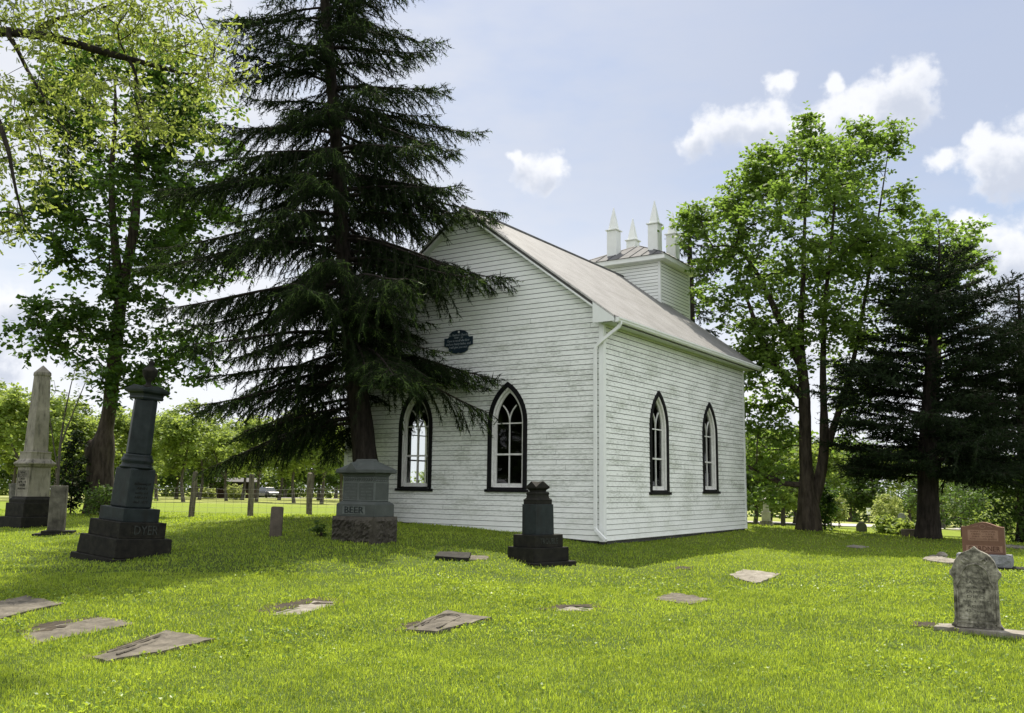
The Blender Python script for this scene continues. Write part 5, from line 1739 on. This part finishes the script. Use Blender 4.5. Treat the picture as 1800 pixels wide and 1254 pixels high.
# ------------------------------------------------------------------ oak reaching in from the left
OY = 11.0
otr = at(-230, 620, 11.5)
obase = np.array([otr[0], otr[1], G(otr[0], otr[1]) - 0.1])
OK = empty('oak_tree', obase, 0, 'oak hanging yellow green young leaves into the top left corner', 'tree')
rs = np.random.default_rng(41)
trunk = [obase, obase + np.array([0.05, 0, 1.5]), obase + np.array([0.1, 0.05, 3.2]), at(-190, 150, 11.4), at(-160, -40, 11.2), at(-150, -260, 11.0)]
P, R = smooth_path(trunk, [0.46, 0.40, 0.36, 0.32, 0.25, 0.15], 0.25)
wood = [trunk_np(P, R, 14, 41, 0.06, 0.4)]
sk = [p for p in P]; pa = [-1] + list(range(len(P) - 1))
limbs = [([(-190, 110, 0.4), (-80, 55, 0.2), (0, 45), (60, 58), (125, 68), (185, 88), (240, 112), (290, 133), (330, 132), (372, 130, 0.6)], [0.11, 0.085, 0.066, 0.060, 0.054, 0.047, 0.038, 0.030, 0.018, 0.008]),
         ([(60, 58), (82, 40), (105, 24), (150, 20), (200, 14), (240, -6)], [0.030, 0.028, 0.025, 0.02, 0.015, 0.008]),
         ([(8, 48), (35, 95), (58, 140), (66, 165), (95, 205, -0.3), (130, 245, -0.5)], [0.030, 0.026, 0.022, 0.018, 0.014, 0.006]),
         ([(225, 104), (245, 135), (248, 180), (250, 215)], [0.024, 0.018, 0.012, 0.006]),
         ([(-180, 170, 0.3), (-60, 130, -0.6), (-5, 150, -1.0), (4, 200, -1.0), (12, 265, -1.0), (26, 330, -1.0), (44, 395, -0.9)], [0.08, 0.055, 0.038, 0.032, 0.026, 0.016, 0.006]),
         ([(-170, 60, 0.2), (-60, 0), (20, -25), (120, -60), (240, -70), (330, -40)], [0.09, 0.07, 0.055, 0.04, 0.028, 0.01])]
for path, rad in limbs:
    Pp, Rp = smooth_path([at(x, y, OY + (q[0] if q else 0)) for x, y, *q in path], rad, 0.10)
    wood.append(trunk_np(Pp, Rp, 8, 3, 0.08))
    s0 = len(sk)
    for i, p in enumerate(Pp):
        sk.append(p); pa.append(s0 + i - 1 if i else 0)
blobs = [(60, 30, 90, 60, 60), (190, 40, 120, 55, 70), (310, 40, 90, 50, 42), (330, 115, 70, 45, 34), (390, 140, 32, 40, 16), (250, 190, 70, 34, 22), (355, 225, 30, 28, 9), (120, 130, 110, 60, 44), (60, 210, 70, 70, 34), (20, 310, 36, 80, 28), (15, 420, 24, 55, 14), (150, 220, 50, 30, 14), (90, 275, 40, 24, 9), (420, 80, 14, 20, 3), (285, 245, 30, 20, 6), (100, -80, 240, 60, 46), (-90, 160, 70, 160, 40), (320, -60, 90, 40, 16)]
tg = []
for (x, y, rx, ry, n) in blobs:
    tg.append(ellipsoid_pts(rs, at(x, y, OY - 0.2), (rx * OY / FPX, 1.0, ry * OY / FPX), n, 0.2))
tg = np.concatenate(tg)
tg = tg[rs.random(len(tg)) < 0.85]
A, PA, _, _ = grow(sk, pa, None, tg, 41, step=0.18, up=0.05, bias=0.12)
wood.append(limb_tubes(A, PA, len(sk), 0.0035, 2.2, 0.03, 5))
V, F = merge(wood)
npobj('trunk', V - obase, F, M_BARKOAK, OK, smooth=True)
per = 25
C = np.repeat(tg, per, 0)
off = rs.standard_normal((len(C), 3)) * np.array([0.085, 0.085, 0.06])
dirs = unit(off * 6 + rs.standard_normal(off.shape) * 0.35 + np.array([0, 0, -0.35]))
V, F, k = lobed_leaves(C + off, dirs, 0.070 * (0.55 + 0.8 * rs.random(len(C))), rs)
npobj('crown', V - obase, F, M_LFOAK, OK, np.repeat(np.clip(np.repeat(rs.random(len(tg)), per) * 0.5 + rs.random(len(C)) * 0.5, 0, 1), k))

# ------------------------------------------------------------------ trees and shrubs farther off
LAB = {}
def proto_tree(name, H, crown_w, nblob, per, leaf, leafmat, barkmat, seed, label, cat, group, trunk_r=0.16, low=0.25, fork=True, spread=0.5, ysq=1.0):
    rs = np.random.default_rng(seed)
    T = empty(name, (0, 0, 0), 0, label, cat, group)
    tr = [np.array([0, 0, -0.2]), np.array([0.05 * H * rs.normal(), 0, 0.2 * H]), np.array([0.06 * H * rs.normal() * .6, 0, 0.45 * H]), np.array([0.05 * H * rs.normal() * .6, 0, 0.8 * H])]
    P, R = smooth_path(tr, [trunk_r, trunk_r * 0.8, trunk_r * 0.55, 0.03], 0.4)
    wood = [trunk_np(P, R, 9, seed, 0.06, 0.3)]
    sk = list(P); pa = [-1] + list(range(len(P) - 1))
    if fork:
        f0 = np.array(P[int(len(P) * 0.35)])
        q = [f0, f0 + np.array([0.10 * H * rs.choice([-1, 1]), 0.03, 0.18 * H]), f0 + np.array([0.17 * H * rs.choice([-1, 1]), 0.05, 0.38 * H])]
        P2, R2 = smooth_path(q, [trunk_r * 0.55, trunk_r * 0.4, 0.03], 0.4)
        wood.append(trunk_np(P2, R2, 7, seed, 0.06))
        s0 = len(sk)
        for i, p in enumerate(P2): sk.append(p); pa.append(s0 + i - 1 if i else 0)
    tg = []
    for _ in range(9):
        zc = H * rs.uniform(low + 0.10, 0.88)
        rr = crown_w * (1.05 - abs(zc / H - 0.5) * 1.1)
        a = rs.random() * 6.28
        c = (math.cos(a) * rr * 0.55, math.sin(a) * rr * 0.55 * ysq, zc)
        tg.append(ellipsoid_pts(rs, c, (rr * 0.55, rr * 0.55 * ysq, H * 0.13), nblob // 9, 0.3))
    tg = np.concatenate(tg)
    tg = tg[tg[:, 2] > low * H * 0.7]
    A, PA, _, _ = grow(sk, pa, None, tg, seed, step=0.7)
    wood.append(limb_tubes(A, PA, len(sk), 0.014, 2.3, trunk_r * 0.4, 5))
    V, F = merge(wood)
    npobj('trunk', V, F, barkmat, T, smooth=True)
    V, F, r = leaf_crown(rs, tg, per, spread, leaf, leaf * 0.9, 0.25, 0.55)
    npobj('crown', V, F, leafmat, T, r)
    LAB[T.name] = (label, group)
    return T

def place(T, x, y, s=1.0, rz=0.0, label=None, group=None, sz=None):
    T.location = (x, y, G(x, y))
    T.rotation_euler = (0, 0, rz)
    T.scale = (s, s, sz or s)
    if label: T['label'] = label
    if group: T['group'] = group
    return T

def copy_tree(src):
    c = src.copy(); COL.objects.link(c)
    for ch_ in src.children:
        d = ch_.copy(); COL.objects.link(d); d.parent = c
    return c

USED = {}
def src_label(o): return LAB[o.name][0]
def src_group(o): return LAB[o.name][1]
def put(src, px, Y, s, rz, label=None, group=None, py=None, sz=None):
    if src.name in USED: T = copy_tree(src)
    else: T = src; USED[src.name] = 1
    p = at(px, 880, Y)
    return place(T, p[0], p[1], s, rz, label or src_label(src), group or src_group(src), sz)

GL, GR = 'trees along the lane beyond the field', 'woodland trees behind the graveyard'
LB1 = proto_tree('roadside_tree', 10.0, 3.6, 240, 34, 0.34, M_LFBG, M_BARKGREY, 51, 'sunlit broadleaf tree standing along the lane beyond the field', 'tree', GL, 0.20, 0.22, True, 0.6)
LB2 = proto_tree('roadside_tree', 11.0, 3.2, 230, 34, 0.34, M_LFBG, M_BARKGREY, 52, 'sunlit broadleaf tree standing along the lane beyond the field', 'tree', GL, 0.18, 0.25, False, 0.6)
LB3 = proto_tree('roadside_tree', 9.0, 4.0, 260, 34, 0.34, M_LFBGD, M_BARKGREY, 53, 'dark broadleaf tree in the row behind the lane', 'tree', GL, 0.22, 0.15, True, 0.6)
rs = np.random.default_rng(61)
for (x, y, sc) in [(-34, 6, 1.0), (-40, 13, 1.2), (-31, -3, 1.0), (-46, 3, 1.2)]:  # unseen trees, added to darken the window reflections
    T = LB3 if LB3.name not in USED else copy_tree(LB3)
    USED[LB3.name] = 1
    place(T, x, y, sc, x * 1.3, 'unseen broadleaf tree added so the church windows reflect dark', 'unseen trees added for window reflections')
for (src, px, Y, s) in [(LB2, 20, 98, 1.0), (LB1, 105, 96, 0.95), (LB2, 190, 100, 1.0), (LB1, 262, 102, 1.0), (LB2, 350, 104, 1.0), (LB1, 425, 108, 1.0), (LB2, 490, 112, 1.05), (LB1, 545, 100, 0.95), (LB1, 600, 104, 0.95), (LB1, 42, 72, 0.98), (LB2, 323, 76, 0.78), (LB1, 450, 84, 0.80), (LB2, 517, 80, 0.84), (LB1, 565, 78, 0.80), (LB2, 140, 78, 0.88), (LB1, 228, 82, 0.82), (LB1, -30, 74, 1.05), (LB2, 625, 92, 0.9), (LB1, 398, 92, 0.8), (LB2, 90, 88, 0.9), (LB2, 275, 90, 0.85)]:
    put(src, px, Y, s * rs.uniform(0.95, 1.08), rs.random() * 6.28)
for (px, Y, s) in [(-60, 118, 1.15), (20, 112, 1.0), (95, 116, 1.1), (170, 110, 0.95), (240, 118, 1.1), (310, 112, 0.95), (372, 122, 1.0), (440, 150, 1.2), (500, 152, 1.25), (560, 118, 1.0), (620, 112, 1.1), (345, 160, 1.3), (130, 165, 1.5), (-130, 130, 1.3), (590, 165, 1.4)]:
    put(LB3, px, Y, s, rs.random() * 6.28)

RB1 = proto_tree('woodland_tree', 6.0, 2.4, 220, 32, 0.22, M_LFBG, M_BARKGREY, 54, 'leafy green woodland tree behind the graveyard on the right', 'tree', GR, 0.13, 0.12, True, 0.42)
RB2 = proto_tree('woodland_tree', 6.5, 2.7, 250, 32, 0.22, M_LFBGD, M_BARKGREY, 55, 'dark green woodland tree behind the graveyard on the right', 'tree', GR, 0.14, 0.08, False, 0.42)
for (src, px, Y, s) in [(RB2, 1325, 52, 0.85), (RB1, 1375, 50, 0.85), (RB2, 1352, 60, 1.05), (RB1, 1300, 58, 1.0), (RB1, 1432, 58, 0.85), (RB2, 1395, 64, 1.1), (RB2, 1440, 98, 1.5), (RB1, 1490, 104, 1.5), (RB2, 1545, 100, 1.45), (RB1, 1600, 92, 1.3), (RB2, 1655, 84, 1.2), (RB1, 1705, 70, 0.95), (RB2, 1760, 66, 1.0), (RB1, 1815, 62, 1.05), (RB2, 1880, 60, 1.1), (RB1, 1240, 62, 1.1), (RB2, 1180, 66, 1.1), (RB2, 1500, 128, 1.9), (RB1, 1620, 125, 1.8), (RB2, 1730, 110, 1.6), (RB1, 1950, 58, 1.2)]:
    put(src, px, Y, s * rs.uniform(0.95, 1.08), rs.random() * 6.28)

def shrub(name, px, Y, H, Wd, n, per, leaf, leafmat, seed, label, cat='shrub', spread=0.22, droop=0.2, low=0.0, zoff=0.0):
    rs = np.random.default_rng(seed)
    p = at(px, 900, Y)
    base = np.array([p[0], p[1], G(p[0], p[1]) - 0.03])
    T = empty(name, base, rs.random() * 6.28, label, cat)
    tg = ellipsoid_pts(rs, (0, 0, H * (0.5 + low / 2)), (Wd / 2, Wd / 2, H * (0.5 - low / 2)), n, 0.5)
    sk = [np.array([0, 0, -0.1]), np.array([0, 0, H * 0.15]), np.array([0, 0, H * 0.35])]
    A, PA, _, _ = grow(sk, [-1, 0, 1], None, tg, seed, step=0.3)
    V, F = merge([limb_tubes(A, PA, 3, 0.006, 2.2, 0.05, 4), tubes_np([sk[0], sk[1]], [sk[1], sk[2]], [0.04, 0.035], [0.035, 0.03], 6)])
    npobj('stems', V, F, M_BARK, T, smooth=True)
    V, F, r = leaf_crown(rs, tg, per, spread, leaf, leaf * 0.8, droop, 0.8)
    npobj('foliage', V, F, leafmat, T, r)
    return T

shrub('juniper_shrub', 124, 35.2, 3.3, 0.85, 90, 26, 0.13, M_NDCEDAR, 71, 'dark pointed juniper shrub growing left of the burled maple trunk')
shrub('brush', 188, 34.6, 1.1, 1.7, 80, 26, 0.12, M_LFBGD, 72, 'dark brush around the foot of the burled maple')
shrub('vine_shrub', 240, 35.4, 2.2, 1.0, 70, 26, 0.14, M_LFBG, 73, 'green shrub between the burled maple and the dark column monument')
shrub('juniper_shrub', 1449, 32.4, 1.7, 0.62, 80, 28, 0.12, M_LFMAPLED, 74, 'dense dark shrub against the foot of the two stemmed maple')
shrub('hosta_clump', 1592, 31.6, 0.42, 1.0, 40, 26, 0.15, M_LFBG, 75, 'low leafy ground cover around the low dark headstone', spread=0.14)
shrub('hosta_clump', 1562, 34.5, 0.7, 1.1, 50, 26, 0.15, M_LFBG, 76, 'leafy clump in front of the pale willow shrub', spread=0.16)
shrub('willow_shrub', 1562, 50.0, 2.1, 1.6, 110, 34, 0.13, M_LFPALE, 77, 'pale yellow green willow shrub glowing in the sun beside the road', droop=0.7)
shrub('willow_shrub', 1474, 58.0, 1.9, 0.9, 50, 30, 0.15, M_LFPALE, 78, 'small pale sapling like shrub just right of the two stemmed maple', droop=0.5, low=0.25)
shrub('round_shrub', 1688, 44.0, 2.6, 3.2, 150, 30, 0.11, M_LFBGD, 79, 'low spreading shrub on a short stem right of the cedar trunk', low=0.22)
shrub('round_shrub', 1775, 42.0, 2.0, 3.2, 130, 30, 0.12, M_LFBG, 80, 'spreading green shrub behind the red granite headstone')
shrub('round_shrub', 1812, 30.0, 2.4, 2.6, 110, 30, 0.13, M_LFBGD, 81, 'dark shrub leaning in from the right edge of the picture')
shrub('bush', 412, 112.0, 1.8, 2.0, 60, 26, 0.24, M_LFPALE, 82, 'small yellow green bush in front of the dark shed', spread=0.3)
shrub('bush', 362, 116.0, 1.4, 1.8, 50, 26, 0.24, M_LFPALE, 83, 'small pale bush left of the dark shed', spread=0.3)
shrub('weed_clump', 566, 19.8, 0.32, 0.26, 12, 16, 0.10, M_LFBGD, 84, 'small weed clump beside the grey granite monument', cat='plant', spread=0.06)

def wood_mass(name, px0, px1, Y, H, dep, n, leaf, seed, label):
    rs = np.random.default_rng(seed)
    a, b = at(px0, 870, Y), at(px1, 870, Y)
    t = rs.random(n)
    x = a[0] + (b[0] - a[0]) * t; y = Y + rs.uniform(0, dep, n)
    top = H * (0.72 + 0.22 * np.sin(x * 0.23 + seed) + 0.12 * np.sin(x * 0.71))
    tg = np.stack([x, y, Gv(x, y) + rs.random(n) ** 1.1 * top], 1)
    M_ = M_LFBGD if 'dark' in label else M_LFBG
    V, F, r_ = leaf_crown(rs, tg, 22, leaf * 1.6, leaf, leaf * 0.85, 0.2, 0.7)
    base = np.array([(a[0] + b[0]) / 2, Y, 0])
    o = npobj(name, V - base, F, M_, None, r_)
    o.location = base
    tag(o, label, 'woodland', kind='stuff')
wood_mass('far_woodland', -250, 640, 172.0, 13.0, 8.0, 2600, 0.62, 91, 'green far woodland closing the field beyond the lane')
wood_mass('far_hedge', 640, 1000, 178.0, 6.0, 6.0, 420, 0.60, 93, 'low green hedge behind the church far across the field')
wood_mass('right_woodland', 1150, 2000, 118.0, 7.5, 6.0, 900, 0.50, 92, 'dark woodland mass behind the road on the right')

# bare stemmed sapling behind the obelisk
deciduous('sapling', (100, 905), 31.0, [([(100, 905), (102, 820), (108, 760), (118, 700), (135, 640)], [0.05, 0.045, 0.035, 0.022, 0.008]), ([(104, 790), (120, 745), (140, 700), (158, 650)], [0.03, 0.025, 0.018, 0.006]), ([(101, 820), (90, 760), (84, 700)], [0.025, 0.018, 0.006])],
    [(130, 690, 40, 50, 0, 0.9, 20), (95, 720, 25, 40, 0, 0.7, 8)], 'thin nearly bare sapling between the cream obelisk and the burled maple', 'tree', M_LFBG, M_BARKGREY, 88, (0.12, 0.1), 7, 0.2, tip=0.005, flare=0.1, rmax=0.03)

# shed and parked car across the field
p = at(408, 872, 128.0)
SH = empty('shed', (p[0], p[1], G(p[0], p[1])), 0.15, 'low dark brown shed under the trees beyond the field', 'shed')
part('wall', plain('dark_brown_boards', (0.05, 0.033, 0.026), 0.8, 0.1), SH, lambda m: m.box(-3.3, 3.3, -1.5, 1.5, -0.3, 1.25), 0)
part('opening', M_INSIDE, SH, lambda m: m.box(-3.2, 2.9, -1.2, 1.4, 1.26, 2.2), 0)
part('roof', M_DRIP, SH, lambda m: m.loft([[(-3.7, -2.1, 2.2), (3.6, -2.1, 2.2), (3.6, -2.1, 2.28), (-3.7, -2.1, 2.28)], [(-3.7, 1.8, 2.75), (3.6, 1.8, 2.75), (3.6, 1.8, 2.83), (-3.7, 1.8, 2.83)]]), 0)
part('porch_post', M_TRIM, SH, lambda m: m.box(-2.98, -2.84, -1.95, -1.80, -0.2, 2.22), 0)
part('porch_post', M_TRIM, SH, lambda m: m.box(1.9, 2.0, -1.95, -1.82, -0.2, 2.22), 0)

p = at(471, 874, 131.0)
CARM = plain('dark_car_paint', (0.035, 0.04, 0.05), 0.25, 0.6, 3, 0.1)
CR = empty('car', (p[0], p[1], G(p[0], p[1]) + 0.06), math.radians(-52), 'dark parked car with bright windscreen on the lane across the field', 'car')
def cbody(m):
    sec = [(-2.15, 0.45, 0.80, 0.80), (-2.05, 0.30, 0.92, 0.86), (-1.2, 0.26, 0.96, 0.90), (0.9, 0.26, 0.96, 0.90), (1.9, 0.28, 0.84, 0.86), (2.15, 0.36, 0.70, 0.76)]
    m.loft([[(x, -w, z0), (x, w, z0), (x, w * 1.02, (z0 + z1) / 2), (x, w * 0.95, z1), (x, -w * 0.95, z1), (x, -w * 1.02, (z0 + z1) / 2)] for x, z0, z1, w in sec])
part('body', CARM, CR, cbody, 0.03)
part('cabin_roof', CARM, CR, lambda m: m.frus(1.42, 1.47, 1.9, 1.30, 1.75, 1.2, -0.45), 0.02)
CGL = plain('car_glass', (0.05, 0.06, 0.065), 0.12, 0.8, 2, 0.1)
def ccab(m):
    m.loft([[(-1.85, -0.80, 0.93), (0.95, -0.80, 0.93), (0.95, 0.80, 0.93), (-1.85, 0.80, 0.93)], [(-1.38, -0.64, 1.43), (0.45, -0.64, 1.43), (0.45, 0.64, 1.43), (-1.38, 0.64, 1.43)]])
part('window', CGL, CR, ccab, 0.01)
for (x, y) in ((1.3, 0.80), (1.3, -0.80), (-1.3, 0.80), (-1.3, -0.80)):
    m = MB()
    m.lathe([(-0.11, 0.12), (-0.11, 0.31), (-0.08, 0.33), (0.08, 0.33), (0.11, 0.31), (0.11, 0.12)], 18)
    w = m.build('wheel', M_BLACK, CR)
    w.rotation_euler = (PI / 2, 0, 0); w.location = (x, y, 0.33)
for y in (0.58, -0.58):
    part('headlight', M_GREYROUGH, CR, lambda m, y=y: m.box(2.08, 2.17, y - 0.16, y + 0.16, 0.58, 0.68), 0.01)
part('number_plate', M_TRIM, CR, lambda m: m.box(2.15, 2.18, -0.22, 0.22, 0.42, 0.53), 0)

p = at(1527, 905, 88.0)
SG = empty('road_sign', (p[0], p[1], G(p[0], p[1])), 0.2, 'small white sign on a post by the far road bend', 'sign')
zz = at(1527, 899, 88.0)[2] - SG.location[2]
part('board', M_TRIM, SG, lambda m: m.box(-0.2, 0.2, -0.02, 0.02, zz - 0.3, zz + 0.3), 0)
part('post', M_POST, SG, lambda m: m.box(-0.04, 0.04, 0.021, 0.08, -0.2, zz + 0.2), 0)

# ------------------------------------------------------------------ bare soil beside sunken stones
def soil(corners, seed):
    P = [gp(x, y) for x, y in corners]
    rs = np.random.default_rng(seed)
    ring_ = []
    for i in range(len(P)):
        a, b = P[i], P[(i + 1) % len(P)]
        n = max(3, int(np.linalg.norm(b - a) / 0.06))
        for k in range(n):
            q = a + (b - a) * k / n + rs.standard_normal(3) * 0.025
            ring_.append((q[0], q[1], G(q[0], q[1]) + 0.008))
    c = np.mean(np.array(ring_), axis=0)
    c[2] = G(c[0], c[1]) + 0.012
    m = MB()
    for i in range(len(ring_)):
        m.poly([ring_[i], ring_[(i + 1) % len(ring_)], c])
    tag(m.build('bare_soil', M_SOIL), kind='structure')
    pl = np.array(ring_)[:, :2]
    FLAT_POLYS.append(pl.mean(0) + (pl - pl.mean(0)) * 0.72)
soil([(447, 1073), (470, 1064), (560, 1050), (612, 1055), (604, 1062), (552, 1059), (470, 1081)], 1)
soil([(30, 1112), (60, 1098), (120, 1090), (175, 1084), (150, 1092), (60, 1118)], 2)
soil([(140, 1158), (200, 1140), (250, 1124), (285, 1114), (240, 1140), (165, 1162)], 3)
soil([(940, 1073), (975, 1064), (1050, 1062), (1062, 1069), (1046, 1068), (990, 1064), (975, 1074)], 4)
soil([(693, 1108), (715, 1096), (752, 1090), (765, 1088), (716, 1112)], 5)
soil([(1644, 1106), (1600, 1102), (1610, 1094), (1660, 1096)], 6)
soil([(1175, 1001), (1190, 996), (1222, 997), (1215, 1002)], 7)

# ------------------------------------------------------------------ grass
def in_poly(x, y, poly):
    inside = np.zeros(len(x), bool)
    j = len(poly) - 1
    for i in range(len(poly)):
        xi, yi = poly[i]; xj, yj = poly[j]
        c = ((yi > y) != (yj > y)) & (x < (xj - xi) * (y - yi) / (yj - yi + 1e-12) + xi)
        inside ^= c
        j = i
    return inside

def blades(n, y0, y1, hgt, wid, seed, margin=1.5):
    rs = np.random.default_rng(seed)
    # even over the trapezoid in view, plus a margin on both sides
    y = np.sqrt(rs.uniform(y0 ** 2, y1 ** 2, n))
    half = y * 0.60 + margin
    x = rs.uniform(-1, 1, n) * half
    keep = np.ones(n, bool)
    for poly in FLAT_POLYS:
        lo, hi = poly.min(0) - 0.1, poly.max(0) + 0.1
        s = np.where((x > lo[0]) & (x < hi[0]) & (y > lo[1]) & (y < hi[1]))[0]
        if len(s):
            c = poly.mean(0)
            keep[s[in_poly(x[s], y[s], c + (poly - c) * 0.86)]] = False
    u = (x - K[0]) * BX[0] + (y - K[1]) * BX[1]
    v = (x - K[0]) * BY[0] + (y - K[1]) * BY[1]
    keep &= ~((u > LU) & (u < 0.02) & (v > 0) & (v < LV))
    x, y = x[keep], y[keep]
    n = len(x)
    z = Gv(x, y)
    tuft = 0.5 + 0.5 * np.sin(x * 2.3 + 1.7 * np.sin(y * 1.9)) * np.sin(y * 2.9 + 1.3 * np.sin(x * 1.7))
    tuft2 = 0.5 + 0.5 * np.sin(x * 9.1 + 2.2 * np.sin(y * 7.3)) * np.sin(y * 8.3 + 2.1 * np.sin(x * 6.1))
    h = hgt * (0.45 + 0.35 * tuft + 0.35 * tuft2) * rs.uniform(0.45, 1.30, n) * np.where(rs.random(n) < 0.05, 1.5, 1.0)
    a = rs.random(n) * 2 * PI
    lean = rs.uniform(0.15, 1.0, n) ** 1.3
    w = wid * rs.uniform(0.6, 1.3, n)
    d = np.stack([np.cos(a), np.sin(a), np.zeros(n)], 1)
    f = rs.random(n) * 2 * PI
    s = np.stack([np.cos(f), np.sin(f), np.zeros(n)], 1)
    P0 = np.stack([x, y, z - 0.004], 1)
    P1 = P0 + d * (h * lean * 0.28)[:, None] + np.array([0, 0, 1.0]) * (h * 0.6)[:, None]
    P2 = P0 + d * (h * lean * 0.95)[:, None] + np.array([0, 0, 1.0]) * (h * (1.02 - 0.35 * lean))[:, None]
    W0 = s * (w * 0.5)[:, None]
    V = np.stack([P0 - W0, P0 + W0, P1 + W0 * 0.85, P1 - W0 * 0.85, P2 + W0 * 0.12, P2 - W0 * 0.12], 1).reshape(-1, 3)
    o = (np.arange(n) * 6)[:, None]
    F = np.concatenate([o + np.array([[0, 1, 2, 3]]), o + np.array([[3, 2, 4, 5]])], 1).reshape(-1, 4)
    return V, F, np.repeat(rs.random(n), 2)

GP = [blades(200000, 5.2, 9.5, 0.052, 0.0056, 101), blades(170000, 9.5, 15.0, 0.054, 0.0090, 102), blades(110000, 15.0, 24.0, 0.060, 0.015, 103, 3), blades(60000, 24.0, 40.0, 0.07, 0.026, 104, 4)]
def broad(n, seed):
    """clover and plantain leaves among the blades, as flat rosettes"""
    rs = np.random.default_rng(seed)
    y = np.sqrt(rs.uniform(5.2 ** 2, 17.0 ** 2, n)); x = rs.uniform(-1, 1, n) * (y * 0.6 + 1.5)
    pat = np.sin(x * 1.1 + 2 * np.sin(y * 0.8)) * np.sin(y * 1.3 + 1.7 * np.sin(x * 0.9)) + 0.35 * rs.standard_normal(n)
    k = pat > 0.35
    x, y = x[k], y[k]
    ok = np.ones(len(x), bool)
    for poly in FLAT_POLYS: ok &= ~in_poly(x, y, poly)
    x, y = x[ok], y[ok]
    per = 4
    c = np.repeat(np.stack([x, y, Gv(x, y) + rs.uniform(0.015, 0.05, len(x))], 1), per, 0)
    m = len(c)
    a = rs.random(m) * 6.283
    d = unit(np.stack([np.cos(a), np.sin(a), rs.uniform(0.2, 1.2, m)], 1))
    L = rs.uniform(0.018, 0.042, m)[:, None]
    sd = unit(np.cross(d, np.array([0, 0, 1.0]) + 0.4 * rs.standard_normal((m, 3)))) * L * 0.38
    V = np.stack([c, c + d * L * 0.45 + sd, c + d * L, c + d * L * 0.45 - sd], 1).reshape(-1, 3)
    return V, np.arange(m * 4).reshape(-1, 4), rs.uniform(0.0, 0.6, m)
GP.append(broad(26000, 105))
vs, fs, rr, o = [], [], [], 0
for V, F, r in GP:
    vs.append(V); fs.append(F + o); rr.append(r); o += len(V)
gs = npobj('lawn_grass', np.concatenate(vs), np.concatenate(fs), M_GRASS, None, np.concatenate(rr))
tag(gs, 'short sunlit green grass of the graveyard lawn', 'grass', kind='stuff')
